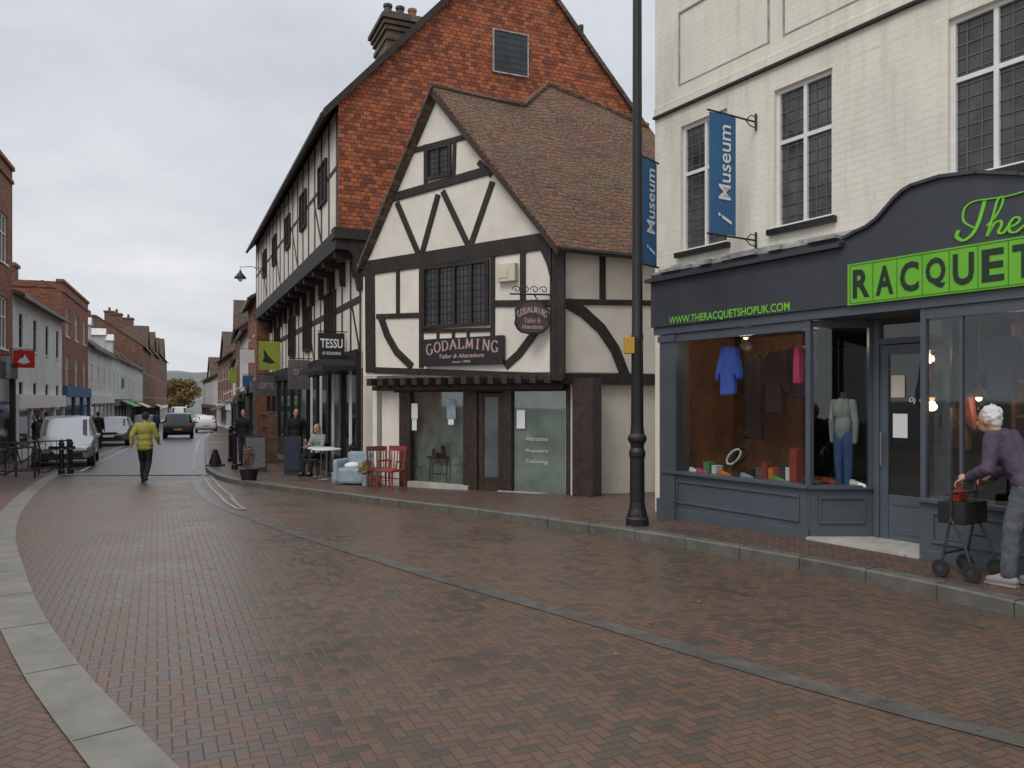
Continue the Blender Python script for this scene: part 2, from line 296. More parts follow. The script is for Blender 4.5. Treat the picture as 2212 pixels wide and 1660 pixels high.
class Fac:
    def __init__(s,p,d,side=1):
        s.p=V((p[0],p[1],0));s.d=V((d[0],d[1],0)).normalized();s.n=V((s.d.y,-s.d.x,0))*side
    def loc(s,x,y,d=0):
        r=V(((x-CX)/F,1,(HY-y)/F));o=V((0,0,CZ));t=(d+s.p.dot(s.n))/V((r.x,r.y,0)).dot(s.n)
        h=o+r*t;return ((V((h.x,h.y,0))-s.p).dot(s.d),h.z)
    def a(s,x,d=0): return s.loc(x,0,d)[0]
    def pt(s,a,z,d=0): 
        q=s.p+s.d*a+s.n*d;return V((q.x,q.y,z))
    def prism(s,bm,pts,d0,d1): prism(bm,[s.pt(a,z,d1) for a,z in pts],s.n*(d0-d1))
    def box(s,bm,a0,a1,z0,z1,d0,d1): s.prism(bm,[(a0,z0),(a1,z0),(a1,z1),(a0,z1)],d0,d1)
    def line(s,bm,L,w,d0,d1):
        for (p,q) in zip(L,L[1:]):
            p=V(p);q=V(q);t=(q-p).normalized();n=V((-t.y,t.x))*w/2
            if len(L)>2: p=p-t*w*.2;q=q+t*w*.2
            s.prism(bm,[tuple(p-n),tuple(q-n),tuple(q+n),tuple(p+n)],d0,d1)
    def bar(s,bm,pts,w,d0,d1): 
        L=[V(s.loc(x,y,d1)) for x,y in pts]
        if len(L)==2: s.line(bm,L,w,d0,d1);return
        lo=[];hi=[]
        for i,p in enumerate(L):
            t=(L[min(i+1,len(L)-1)]-L[max(i-1,0)]).normalized();n=V((-t.y,t.x))*w/2;lo.append(p-n);hi.append(p+n)
        for i in range(len(L)-1): s.prism(bm,[tuple(lo[i]),tuple(lo[i+1]),tuple(hi[i+1]),tuple(hi[i])],d0,d1)
    def wall(s,bm,a0,a1,z0,z1,holes,d,rev=.12):
        A=sorted({a0,a1}|{h[0] for h in holes}|{h[1] for h in holes});Z=sorted({z0,z1}|{h[2] for h in holes}|{h[3] for h in holes})
        q=lambda pts:bm.faces.new([bm.verts.new(p) for p in pts])
        for i in range(len(A)-1):
            for j in range(len(Z)-1):
                ca=(A[i]+A[i+1])/2;cz=(Z[j]+Z[j+1])/2
                if any(h[0]<ca<h[1] and h[2]<cz<h[3] for h in holes): continue
                q([s.pt(A[i],Z[j],d),s.pt(A[i+1],Z[j],d),s.pt(A[i+1],Z[j+1],d),s.pt(A[i],Z[j+1],d)])
        for h in holes:
            c=[(h[0],h[2]),(h[1],h[2]),(h[1],h[3]),(h[0],h[3])]
            for k in range(4):
                p,r=c[k],c[(k+1)%4];q([s.pt(p[0],p[1],d),s.pt(r[0],r[1],d),s.pt(r[0],r[1],d-rev),s.pt(p[0],p[1],d-rev)])
def window(fac,par,a0,a1,z0,z1,d,fm='wframe',gm='gdark',nx=2,ny=2,fw=.05,bar_=.025,lat=None,dep=.05,sill=None,sm='wframe'):
    b=B();fac.box(b,a0,a0+fw,z0,z1,d,d+dep);fac.box(b,a1-fw,a1,z0,z1,d,d+dep);fac.box(b,a0+fw,a1-fw,z0,z0+fw,d,d+dep);fac.box(b,a0+fw,a1-fw,z1-fw,z1,d,d+dep)
    for i in range(1,nx):
        c=a0+(a1-a0)*i/nx;fac.box(b,c-bar_,c+bar_,z0+fw,z1-fw,d+.003,d+dep-.004)
    for j in range(1,ny):
        c=z0+(z1-z0)*(j/ny if ny!=2 else .62);fac.box(b,a0+fw,a1-fw,c-bar_,c+bar_,d+.006,d+dep-.007)
    w=obj('window',b,fm,par)
    g=B();fac.box(g,a0+.01,a1-.01,z0+.01,z1-.01,d-.01,d+.012);obj('pane',g,gm,w)
    if lat:
        l=B()
        for i in range(1,lat[0]):
            c=a0+(a1-a0)*i/lat[0];fac.box(l,c-.006,c+.006,z0+fw,z1-fw,d+.01,d+.02)
        for j in range(1,lat[1]):
            c=z0+(z1-z0)*j/lat[1];fac.box(l,a0+fw,a1-fw,c-.006,c+.006,d+.01,d+.021)
        obj('leading',l,lat[2] if len(lat)>2 else 'lead',w)
    if sill:
        k=B();fac.box(k,a0-.06,a1+.06,z0-.07,z0-.003,d-.02,d+sill);obj('sill',k,sm,w)
    return w
def textmesh(s,shear=0,bold=0,space=1.):
    cu=bpy.data.curves.new('t','FONT');cu.body=s;cu.shear=shear;cu.offset=bold;cu.space_character=space;cu.resolution_u=3
    o=bpy.data.objects.new('t',cu);C.objects.link(o);dg=bpy.context.evaluated_depsgraph_get();dg.update()
    me=bpy.data.meshes.new_from_object(o.evaluated_get(dg));bpy.data.objects.remove(o)
    xs=[v.co.x for v in me.vertices];ys=[v.co.y for v in me.vertices];x0,x1,y0,y1=min(xs),max(xs),min(ys),max(ys)
    vs=[((v.co.x-x0)/(x1-x0),(v.co.y-y0)/(y1-y0)) for v in me.vertices];fs=[list(p.vertices) for p in me.polygons]
    bpy.data.meshes.remove(me);return vs,fs
def text(fac,s,a0,a1,z0,z1,d,mat,par,arc=0,name='lettering',**k):
    vs,fs=textmesh(s,**k);b=B();L=[]
    for x,y in vs:
        A=a0+x*(a1-a0);Z=z0+y*(z1-z0)+arc*(1-(2*x-1)**2)
        L.append(b.verts.new(fac.pt(A,Z,d)))
    for f in fs:
        try:b.faces.new([L[i] for i in f])
        except ValueError: pass
    return obj(name,b,mat,par)
def arcpts(cx,cy,rx,ry,a0,a1,n=10): return [(cx+rx*math.cos(math.radians(a0+(a1-a0)*i/n)),cy+ry*math.sin(math.radians(a0+(a1-a0)*i/n))) for i in range(n+1)]
LT={'G':([arcpts(.5,.5,.42,.5,45,315),[(.86,.42),(.86,.08)]],[(.74,.42,.28)]),'O':([arcpts(.5,.5,.42,.5,0,360,14)],[]),
'D':([[(.15,0),(.15,1)],[(.15,1),(.4,1)]+arcpts(.4,.5,.48,.5,80,-80,8)+[(.15,0)]],[(.12,0,.2),(.12,1,.2)]),
'A':([[(.08,0),(.5,1)],[(.5,1),(.92,0)],[(.26,.36),(.74,.36)]],[(.08,0,.26),(.92,0,.26)]),
'L':([[(.22,0),(.22,1)],[(.22,.0),(.85,.0),(.85,.22)]],[(.22,1,.3),(.22,0,.3)]),
'M':([[(.1,0),(.14,1)],[(.14,1),(.5,.15)],[(.5,.15),(.86,1)],[(.86,1),(.92,0)]],[(.1,0,.22),(.92,0,.22),(.1,1,.2),(.9,1,.2)]),
'I':([[(.5,0),(.5,1)]],[(.5,0,.4),(.5,1,.4)]),
'N':([[(.16,0),(.16,1)],[(.16,1),(.84,0)],[(.84,0),(.84,1)]],[(.16,0,.28),(.1,1,.24),(.84,1,.28)])}
def serif(fac,s,a0,a1,z0,h,d,mat,par,arc,grow=.0,rev=False):
    b=B();n=len(s);cw=(a1-a0)/n;k=0
    for i,ch in enumerate(s):
        st,sf=LT[ch];u=(i+.5)/n*2-1;hh=h*(1+grow*u*u);zb=z0+arc*(1-u*u);sl=-2*arc*2*u/(a1-a0)
        def mp(x,y):
            lx=(x-.5)*cw*.86;return (a0+(i+.5)*cw*1.0+lx-(y-.5)*hh*sl*.6,zb+y*hh+lx*sl)
        if rev:
            m0=mp;mp=lambda x,y:(a0+a1-m0(x,y)[0],m0(x,y)[1])
        for L in st:
            P=[mp(x,y) for x,y in L]
            for p,q in zip(P,P[1:]):
                k+=1;p=V(p);q=V(q);t=q-p
                if t.length<1e-5: continue
                t.normalize();w=h*(.1+.1*abs(t.y));nn=V((-t.y,t.x))*w/2
                fac.prism(b,[tuple(p-nn-t*w*.15),tuple(q-nn+t*w*.15),tuple(q+nn+t*w*.15),tuple(p+nn-t*w*.15)],d-.004,d+.00015*(k%9))
        for x,y,w in sf:
            k+=1;p=V(mp(x-w/2,y));q=V(mp(x+w/2,y));t=(q-p).normalized();nn=V((-t.y,t.x))*h*.045
            fac.prism(b,[tuple(p-nn),tuple(q-nn),tuple(q+nn),tuple(p+nn)],d-.004,d+.0016+.00015*(k%5))
    return obj('lettering',b,mat,par)
def catmull(P,n=6):
    P=[V(p) for p in P];Q=[P[0]]+P+[P[-1]];o=[]
    for i in range(1,len(Q)-2):
        for k in range(n):
            t=k/n;a,b,c,d=Q[i-1:i+3]
            o.append(.5*((2*b)+(c-a)*t+(2*a-5*b+4*c-d)*t*t+(3*b-a-3*c+d)*t**3))
    o.append(P[-1]);return o
# ---------------- ground
YS=[-40,-20,-10,-5,-2,0,1,2]+[2.5+.5*i for i in range(50)]+[28,30,33,36,40,44,48,53,58,64,70,78,87,97,108,120,140,160,180,200,230,260,300]
def ribbon(f0,f1,ys,dz,nx=1):
    b=B();rows=[]
    for y in ys:
        x0,x1=f0(y),f1(y);rows.append([b.verts.new((x0+(x1-x0)*i/nx,y,zr(y)+dz)) for i in range(nx+1)])
    for r,s in zip(rows,rows[1:]):
        for i in range(nx): b.faces.new((r[i],r[i+1],s[i+1],s[i]))
    return b
def xl(y): return interp(XL,y)
def xr(y): return interp(XR,y)
def perp(f,y,w): 
    m=(f(y+.05)-f(y-.05))/.1;return w*math.sqrt(1+m*m)
ys_all=YS+[400,700,1200,2500]
struct(obj('ground',ribbon(lambda y:-1800,lambda y:1500,ys_all,-.02,2),'ground'))
YN=[y for y in YS if -11<y<=22.5];YF=[y for y in YS if y>=22.5]
struct(obj('road_brick_paving',ribbon(lambda y:xl(y),lambda y:xr(y),YN,0),'road'))
struct(obj('road_asphalt',ribbon(lambda y:xl(y),lambda y:xr(y),YF,0),'asphalt'))
struct(obj('pavement_left',ribbon(lambda y:-6.8-.393*y-3 if y>12 else -14.5,lambda y:xl(y)-perp(xl,y,.1),[y for y in YS if y>-4.5],-.006,4),'pave'))
struct(obj('granite_strip',ribbon(lambda y:xl(y)-perp(xl,y,.29),lambda y:xl(y),[y for y in YS if -4.5<y],.004),'granite'))
b=B()
for i in range(40):
    y=1.2+i*.9 if i<9 else 9.3+(i-9)*1.1
    if y>30:break
    x=xl(y);m=(xl(y+.05)-xl(y-.05))/.1;n=V((1,-m,0)).normalized();t=V((m,1,0)).normalized()
    p=V((x,y,zr(y)+.006))
    b.faces.new([b.verts.new(q) for q in (p-n*.28-t*.004,p-t*.004,p+t*.004,p-n*.28+t*.004)])
struct(obj('granite_joints',b,'joint'))
xd=lambda y:interp(XD,y)
struct(obj('drainage_strip',ribbon(lambda y:xd(y)-perp(xd,y,.085),lambda y:xd(y)+perp(xd,y,.085),[y for y in YN if y>-5],.005),'drain'))
for o_,nm in ((.22,'channel_line'),(.42,'channel_line_outer')):
    g_=lambda y,o_=o_:xd(y)+perp(xd,y,o_)*min(1,max(.0,(y-10.5)/5))
    struct(obj(nm,ribbon(g_,lambda y,g_=g_:g_(y)+perp(xd,y,.07),[y for y in YN if y>12],.009+o_*.01),'paleline'))
struct(obj('threshold_strip',ribbon(lambda y:xl(y)+.02,lambda y:xr(y)-.02,[22.2,22.5,22.7],.016),'granite'))
KW=.15
b=B();rows=[]
for y in [y for y in YS if y>-5]:
    x=xr(y);w=perp(xr,y,KW);z=zr(y);lift=PH
    rows.append([b.verts.new(p) for p in ((x,y,z-.05),(x,y,z+lift-.015),(x+w*.12,y,z+lift),(x+w,y,z+lift),(x+w,y,z-.05))])
for r,s in zip(rows,rows[1:]):
    for i in range(4): b.faces.new((r[i],r[i+1],s[i+1],s[i]))
struct(obj('kerb',b,'kerb'))
b=B()
for i in range(50):
    y=4.2+i*.55
    if y>20:break
    x=xr(y);m=(xr(y+.05)-xr(y-.05))/.1;n=V((1,-m,0)).normalized();t=V((m,1,0)).normalized();z=zr(y)
    p=V((x,y,z))-n*.003
    b.faces.new([b.verts.new(q) for q in (p-t*.004,p-t*.004+V((0,0,PH-.01)),p+t*.004+V((0,0,PH-.01)),p+t*.004)])
    p=V((x,y,z+PH+.003));b.faces.new([b.verts.new(q) for q in (p-t*.004,p+n*KW-t*.004,p+n*KW+t*.004,p+t*.004)])
struct(obj('kerb_joints',b,'timber'))
struct(obj('pavement_right',ribbon(lambda y:xr(y)+perp(xr,y,KW),lambda y:max(7.5,xr(y)+5) if y<19 else xr(y)+8,[y for y in YS if y>-5],PH-.004,4),'pave'))
for nm,f in (('kerb_line_left',lambda y:xl(y)+.35),('kerb_line_right',lambda y:xr(y)-.45)):
    struct(obj(nm,ribbon(f,lambda y,f=f:f(y)+.1,[y for y in YS if 23.5<y<120],.006),'line'))
b=B()
for i in range(260):
    y=R.uniform(3,20);x=xl(y)+(xr(y)-xl(y)+1.2)*(R.random()**.35 if R.random()<.7 else R.random())
    z=zr(y)+(PH if x>xr(y) else 0)+.014;s=R.uniform(.01,.025);a=R.uniform(0,6.28)
    b.faces.new([b.verts.new((x+s*math.cos(a+k*1.57)*(1 if k%2 else .55),y+s*math.sin(a+k*1.57)*(1 if k%2 else .55),z+R.uniform(0,.008))) for k in range(4)])
o=obj('fallen_leaves',b,'tan');o['kind']='stuff';tag(o,'small brown fallen leaves scattered over road and kerb','leaves')
# ---------------- white building
W=Fac((1.994,11.1),(.614,-1),1)
if W.n.dot(V((-1,-1,0)))<0: W.n*=-1
wb=thing('white_brick_building','cream painted brick building with dark blue shopfront and leaded sash windows at right','building',(4,9,0))
def wh(x0,x1,y0,y1):
    a0,_=W.loc(x0,500,-.08);a1=W.a(x1,-.08);z1=W.loc(x0,y0,-.08)[1];z0=W.loc(x0,y1,-.08)[1];return [a0,a1,z0,z1]
H=[wh(1480,1580,277,548),wh(1682,1808,200,498),wh(2058,2262,47,396)]
b=B();W.wall(b,0,8,2.53,8.5,H,0,.1)
q=lambda pts:b.faces.new([b.verts.new(p) for p in pts])
q([W.pt(0,-.5,0),W.pt(0,8.5,0),W.pt(0,8.5,-8),W.pt(0,-.5,-8)]);q([W.pt(8,-.5,0),W.pt(8,8.5,0),W.pt(8,8.5,-8),W.pt(8,-.5,-8)])
q([W.pt(0,-.5,-8),W.pt(8,-.5,-8),W.pt(8,8.5,-8),W.pt(0,8.5,-8)])
q([W.pt(0,2.53,0),W.pt(8,2.53,0),W.pt(8,2.53,-.3),W.pt(0,2.53,-.3)])
W.box(b,.003,.3,-.4,2.52,-.2,-.0)
obj('wall',b,'whitebrick',wb)
b=B();W.box(b,-.1,8.1,8.5,8.75,-8.1,.12);obj('roof',b,'slate',wb)
for h in H:
    wd=h[1]-h[0]
    window(W,wb,h[0],h[1],h[2],h[3],-.1,gm='gsash',nx=2,ny=2,fw=.045,bar_=.022,lat=(6 if wd<.95 else 8,12),sill=.17,sm='black')
b=B();W.box(b,0.0,8,5.5,5.53,.0,.05);obj('string_course',b,'timber',wb)
b=B();W.box(b,0.0,8,5.532,5.64,.0,.025);obj('cornice_band',b,'whitebrick',wb)
for a0,a1 in ((.48,2.0),(2.2,3.9),(4.1,5.8)):
    b=B();z0,z1=5.82,6.78;W.box(b,a0,a1,z1,z1+.02,0,.02);W.box(b,a0,a0+.02,z0,z1-.001,0,.018);W.box(b,a1-.02,a1,z0,z1-.001,0,.018);W.box(b,a0+.02,a1-.02,z0,z0+.012,0,.008)
    obj('panel_moulding',b,'leadflash',wb)
SD=.35
b=B();a0=W.a(1412,SD)
prof=[(3.29,3.23),(3.42,3.27),(3.55,3.3),(3.67,3.36),(3.76,3.44),(3.84,3.51),(3.93,3.57),(4.02,3.6),(4.29,3.62),(4.62,3.58),(4.97,3.48),(5.3,3.38),(5.8,3.24),(8,3.2)]
W.prism(b,[(a0,2.56),(8,2.56)]+prof[::-1]+[(3.288,3.15),(a0,3.15)],-.0,SD+.05)
obj('fascia',b,'fascia',wb)
b=B();W.box(b,a0-.05,3.28,3.152,3.2,0,SD+.12);W.box(b,a0-.03,3.28,3.2,3.26,0,SD+.02)
W.line(b,[(x,z+.012) for x,z in prof[:-1]],.03,0,SD+.09)
obj('fascia_moulding',b,'fascia',wb)
b=B()
for i in range(16):
    a=a0+(3.2-a0)*i/16;W.box(b,a,a+.19,3.262,3.3+R.uniform(-.01,.02),.0,SD+.05+R.uniform(-.05,.05))
W.prism(b,[(a0,3.31),(3.2,3.31),(3.2,3.4),(a0,3.42)],0,.05)
obj('lead_flashing',b,'leadflash',wb)
b=B();W.box(b,a0+.02,8,2.46,2.555,-.3,SD+.02);obj('fascia_soffit',b,'shopblue',wb)
zt=2.455;zb0=.69;gz=zp(9)
al=W.a(1425,SD);ag=W.a(1458,SD);am=W.a(1745,SD);ar=W.a(1988,SD);ad0=W.a(1890,-.25);ad1=ad0+.8
b=B();W.box(b,al,ag,gz-.3,2.455,.1,SD);W.box(b,al-.03,ag+.02,gz-.3,gz+.2,.1,SD+.03);W.box(b,al-.02,ag+.015,2.36,2.44,.1,SD+.02)
W.box(b,am-.03,am+.03,zb0,zt,SD-.06,SD);W.box(b,ar,ar+.05,zb0,zt,SD-.06,SD);W.box(b,ag,am,zt-.1,zt,SD-.06,SD-.005);W.box(b,ar,8,zt-.1,zt,SD-.06,SD-.005)
W.box(b,ar+.36,ar+.385,zb0,zt-.1,SD-.06,SD-.01)
obj('shopfront_frame',b,'shopblue',wb)
def riser(a0,a1,pan):
    b=B();W.box(b,a0,a1,gz-.4,zb0-.04,SD-.35,SD-.02);W.box(b,a0-.01,a1+.01,zb0-.04,zb0,SD-.35,SD+.03);W.box(b,a0,a1,gz-.4,gz+.1,SD-.3,SD)
    for p0,p1 in pan:
        z0,z1=gz+.17,zb0-.12
        W.box(b,p0,p1,z0,z0+.025,SD-.05,SD);W.box(b,p0,p1,z1-.025,z1,SD-.05,SD);W.box(b,p0,p0+.025,z0,z1,SD-.05,SD-.002);W.box(b,p1-.025,p1,z0,z1,SD-.05,SD-.002)
    return obj('stall_riser',b,'shopblue',wb,bev=.004)
riser(al+.05,am,[(ag+.02,am-.12)]);riser(ar,8,[(ar+.1,ar+1.3),(ar+1.4,ar+2.6)])
P1=W.pt(am,0,SD);P2=W.pt(ad0,0,-.25);Sp=Fac(P1,(P2-P1)[:2],1)
if Sp.n.dot(V((0,-1,0)))<0: Sp.n*=-1
L1=(P2-P1).length
b=B();Sp.box(b,0,L1,gz-.4,zb0-.04,-.05,-.02);Sp.box(b,0,L1,zb0-.04,zb0,-.2,.02)
z0,z1=gz+.17,zb0-.12;Sp.box(b,.12,L1-.1,z0,z0+.025,-.03,0);Sp.box(b,.12,L1-.1,z1-.025,z1,-.03,0);Sp.box(b,.12,.145,z0,z1,-.03,-.002);Sp.box(b,L1-.125,L1-.1,z0,z1,-.03,-.002)
Sp.box(b,L1-.06,L1,zb0,zt,-.06,0);Sp.box(b,0,L1,zt-.08,zt,-.06,-.003)
obj('lobby_return',b,'shopblue',wb)
g=B();Sp.box(g,.02,L1-.05,zb0,zt-.08,-.03,-.024);W.box(g,ag,am-.03,zb0,zt-.1,SD-.035,SD-.029);obj('shop_window',g,'glass',wb)
g=B();W.box(g,ar+.05,8,zb0,zt-.1,SD-.035,SD-.029);obj('shop_window',g,'glass',wb)
P3=W.pt(ad1,0,-.25);P4=W.pt(ar,0,SD-.02);Sq=Fac(P3,(P4-P3)[:2],1)
b=B();LL=(P4-P3).length;Sq.box(b,0,LL,gz-.4,zb0,-.02,.02);Sq.box(b,0,.05,zb0,zt,-.03,.03);obj('lobby_return',b,'shopblue',wb)
g=B();Sq.box(g,.05,LL-.02,zb0,zt,-.003,.003);obj('shop_window',g,'glass',wb)
b=B();D=-.25
W.box(b,ad0,ad0+.06,gz,zt,D-.05,D+.02);W.box(b,ad1-.06,ad1,gz,zt,D-.05,D+.02);W.box(b,ad0,ad1,gz+2.08,gz+2.14,D-.05,D+.018)
W.box(b,ad0+.06,ad0+.15,gz+.02,gz+2.07,D-.04,D);W.box(b,ad1-.15,ad1-.06,gz+.02,gz+2.07,D-.04,D);W.box(b,ad0+.15,ad1-.15,gz+.02,gz+.5,D-.04,D-.01);W.box(b,ad0+.15,ad1-.15,gz+1.97,gz+2.07,D-.04,D-.002)
W.box(b,ad0+.19,ad1-.19,gz+.1,gz+.125,D-.02,D);W.box(b,ad0+.19,ad1-.19,gz+.4,gz+.425,D-.02,D)
dr=obj('door',b,'shopblue',wb)
g=B();W.box(g,ad0+.15,ad1-.15,gz+.5,gz+1.97,D-.025,D-.02);W.box(g,ad0+.06,ad1-.06,gz+2.14,zt,D-.025,D-.02);obj('door_glass',g,'glass',dr)
b=B();tube(b,[W.pt(ad0+.1,gz+.8,D+.05),W.pt(ad0+.1,gz+1.15,D+.05)],.012);obj('door_handle',b,'steel',dr)
b=B();W.box(b,ad0+.2,ad0+.36,gz+1.1,gz+1.35,D-.015,D-.01);obj('paper_notice',b,'paper',dr)
b=B();W.box(b,ad0+.18,ad0+.33,gz+1.52,gz+1.75,D-.015,D-.01);obj('paper_notice',b,'cream',dr)
text(W,'open',ad0+.38,ad0+.58,gz+1.45,gz+1.52,D-.008,'whitetext',dr,shear=.3)
b=B();W.box(b,am+.0,ar+.0,gz-.3,gz+.03,D-.1,SD+.03);obj('doorstep',b,'step',wb)
b=B()
W.box(b,al+.02,am-.05,zb0-.1,zb0-.042,-1.,SD-.08);W.box(b,ar+.4,8,zb0-.1,zb0-.042,-1.,SD-.08);obj('display_floor',b,'woodin',wb)
b=B();W.box(b,al+.0,am-1.15,zb0-.1,2.45,-1.1,-1.0);W.box(b,al,al+.04,zb0-.1,2.45,-1,SD-.1)
for i in range(5): W.box(b,al+.1+i*.24,al+.115+i*.24,zb0,2.45,-1.02,-.99)
obj('display_back_panel',b,'woodin',wb)
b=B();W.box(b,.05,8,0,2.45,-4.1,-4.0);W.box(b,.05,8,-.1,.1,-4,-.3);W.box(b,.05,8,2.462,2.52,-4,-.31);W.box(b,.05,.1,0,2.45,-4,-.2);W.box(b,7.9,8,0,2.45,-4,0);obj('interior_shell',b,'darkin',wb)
b=B()
for k in range(5):
    z=.7+k*.36;W.box(b,4.1,6.6,z,z+.03,-1.6,-1.2)
W.box(b,4.1,4.14,.2,2.4,-1.6,-1.2);W.box(b,5.2,5.24,.2,2.4,-1.6,-1.2);W.box(b,4.1,7,.2,2.4,-1.65,-1.6)
tag(obj('display_shelves',b,'woodin'),'wooden wall shelves inside the right-hand window of the blue shopfront','shelves')
cl=['paper','red_paint','navy','brightgreen','orange','greyknit','pink','paleblue','browngold']
for k in range(4):
    for i in range(6):
        z=.731+k*.36;a=4.2+i*.25;b=B();s=R.uniform(.1,.19);W.box(b,a,a+s,z,z+R.uniform(.12,.26),-1.45,-1.25)
        tag(obj('stock_box',b,R.choice(cl),bev=.006),'small stock box on the wooden shelves inside the right shop window','box','boxes on the shop shelves')
for i,(a,d,z) in enumerate(((4.35,-.8,2.12),(4.75,-.9,2.15),(4.2,-.4,1.62))):
    t=thing('pendant_lamp',['warm glowing pendant lamp nearest the door glass in the right shop window','warm glowing pendant lamp deepest in the right shop window','low warm lamp glowing beside the shop shelves'][i],'lamp',W.pt(a,z,d))
    b=B();ell(b,W.pt(a,z,d),(.03,.03,.03));obj('bulb',b,'bulb',t,smooth=2)
    b=B();lathe(b,W.pt(a,z+.01,d),[(.09,.0),(.065,.05),(.02,.09),(.008,.1),(.008,2.46-z)],12);obj('lamp_shade',b,'tan',t)
    l=bpy.data.lights.new('pendant_glow','POINT');l.energy=2.6;l.color=(1,.7,.45);l.shadow_soft_size=.05;lo=bpy.data.objects.new('pendant_glow',l);C.objects.link(lo);lo.parent=t;lo.location=(0,0,-.08)
for i,(a,d) in enumerate(((1.5,-.15),(2.35,-.3))):  # lamps added to brighten the dark left window display
    t=thing('display_spotlight',['small ceiling spotlight over the blue shirt in the left shop window','small ceiling spotlight near the mannequin in the left shop window'][i],'lamp',W.pt(a,2.38,d))
    b=B();tube(b,[W.pt(a,2.455,d),W.pt(a,2.38,d)],[.05,.06],10);obj('spot_housing',b,'black',t)
    l=bpy.data.lights.new('display_glow','POINT');l.energy=3.5;l.color=(1,.84,.68);l.shadow_soft_size=.08;lo=bpy.data.objects.new('display_glow',l);C.objects.link(lo);lo.parent=t;lo.location=(0,0,-.1)
    b=B();ell(b,W.pt(a,2.372,d),(.03,.03,.015));obj('bulb',b,'bulb',t)
def garment(name,label,mat,a,d,ztop,w,h,sleeve=True):
    b=B();pts=[(-.5*w,-h),(-.46*w,-.5*h),(-.5*w,-.1*h)]
    if sleeve: pts=[(-.42*w,-h),(-.38*w,-.3*h),(-.62*w,-.72*h),(-.78*w,-.66*h),(-.52*w,-.08*h)]
    pts+=[(-.15*w,0),(.15*w,0)]+[(-x,z) for x,z in pts[::-1]]
    W.prism(b,[(a+x,ztop+z) for x,z in pts],d-.05,d+.05)
    o=obj(name,b,mat,bev=.02);md=o.modifiers.new('s','SUBSURF');md.levels=2;md.render_levels=2;md.subdivision_type='SIMPLE';dm=o.modifiers.new('d','DISPLACE');tx=bpy.data.textures.get('folds') or bpy.data.textures.new('folds','CLOUDS');tx.noise_scale=.12;dm.texture=tx;dm.strength=.05
    return tag(o,label,'clothing')
dd=.14
garment('hanging_shirt','bright blue shirt hanging in the left shop window','blueshirt',W.a(1575,dd),dd,W.loc(1575,748,dd)[1],.25,.6)
dd=-.1
garment('hanging_jacket','dark sports jacket hanging behind glass at centre of left shop window','black_cloth',W.a(1662,dd),dd-.1,W.loc(1668,758,dd)[1],.3,.75)
garment('hanging_jacket','dark top with wide body beside the pink top in shop window','navy',W.a(1700,dd),dd-.2,W.loc(1706,745,dd)[1],.36,.62)
garment('hanging_trousers','long black tracksuit hanging left of centre deep in the left shop window','black_cloth',W.a(1628,-.5),-.5,2.2,.3,1.1,False)
garment('hanging_vest','bright pink vest hanging near the window corner post','pink',W.a(1726,.1),.1,W.loc(1722,748,.1)[1],.08,.42,False)
garment('hanging_jacket','black jacket hanging deep in the right shop window near the frame post','black_cloth',W.a(2030,-.3),-.3,2.1,.32,.8)
garment('hanging_jacket','dark red jacket hanging in the right shop window left of the white-haired person','awning',W.a(2072,-.5),-.5,1.7,.24,.6)
garment('hanging_jacket','dark blue jacket hanging above the white-haired person in the right shop window','navy',W.a(2165,-.2),-.2,2.2,.3,.6)
mp=W.pt(W.a(1822,-.2),zb0-.04,-.2)
t=thing('shop_mannequin','mannequin in grey top and blue jeans standing in angled shop window','mannequin',mp)
b=B();X=W.d;U=V((0,0,1))
for s in(-1,1): tube(b,[mp+X*.05*s+U*.02,mp+X*.06*s+U*.3,mp+X*.05*s+U*.56],[.04,.05,.065],10,True)
obj('jeans',b,'jeans',t,smooth=2)
b=B();ell(b,mp+U*.66,(.1,.085,.19));ell(b,mp+U*.84,(.12,.08,.15))
for s in(-1,1): tube(b,[mp+X*.11*s+U*.92,mp+X*.15*s+U*.7,mp+X*.14*s+U*.5],[.045,.036,.03],8,True)
obj('knitted_top',b,'greyknit',t,smooth=2)
b=B();tube(b,[mp+U*.92,mp+U*1.04],[.045,.032],8);obj('neck_stump',b,'darksteel',t,smooth=2)
items=[(1530,'brightgreen',.09,.16,'green'),(1552,'paper',.07,.13,'white'),(1622,'black',.1,.12,'black'),(1640,'steel',.1,.15,'grey'),(1655,'red_paint',.08,.22,'red'),(1672,'orange',.07,.16,'orange'),(1690,'navy',.1,.2,'dark blue'),(1704,'paper',.06,.18,'pale'),(1722,'red_paint',.1,.4,'tall red'),(1478,'tan',.1,.09,'tan')]
for i,(x,m,w,h,c) in enumerate(items):
    a=W.a(x,.12);b=B();dq=R.uniform(-.06,.06);W.box(b,a-w/2,a+w/2,zb0-.04,zb0-.04+h,.05+dq,.17+dq);W.box(b,a-w/2-.004,a+w/2+.004,zb0-.04+h,zb0-.03+h,.045+dq,.175+dq)
    tag(obj('display_box',b,m,bev=.008),'%s boxed item standing on the floor of the left shop window'%c,'box')
for i,(x,m,l) in enumerate(((1500,'paper','white sports shoe at the left end of the shop window floor'),(1515,'pink','pink sports shoe beside the white shoe in the shop window'),(1565,'orange','orange sports shoe left of the tennis rackets'),(1612,'paleblue','pale blue sports shoe right of the tennis rackets'),(1682,'brightgreen','green sports shoe among the boxes in the left shop window'),(1790,'red_paint','red sports shoe at the mannequin feet'),(1850,'paper','white sports shoe right of the mannequin'))):
    d_=.2 if x<1745 else -.15;a=W.a(x,d_);p=W.pt(a,zb0-.04,d_);b=B();tube(b,[p+V((0,0,.035))-X*.05,p+V((0,0,.045)),p+V((0,0,.03))+X*.09],[.035,.036,.025],8,True);tube(b,[p+V((0,0,.04))-X*.05,p+V((0,0,.09))-X*.05],[.034,.03],8)
    tag(obj('sports_shoe',b,m,smooth=True),l,'shoe')
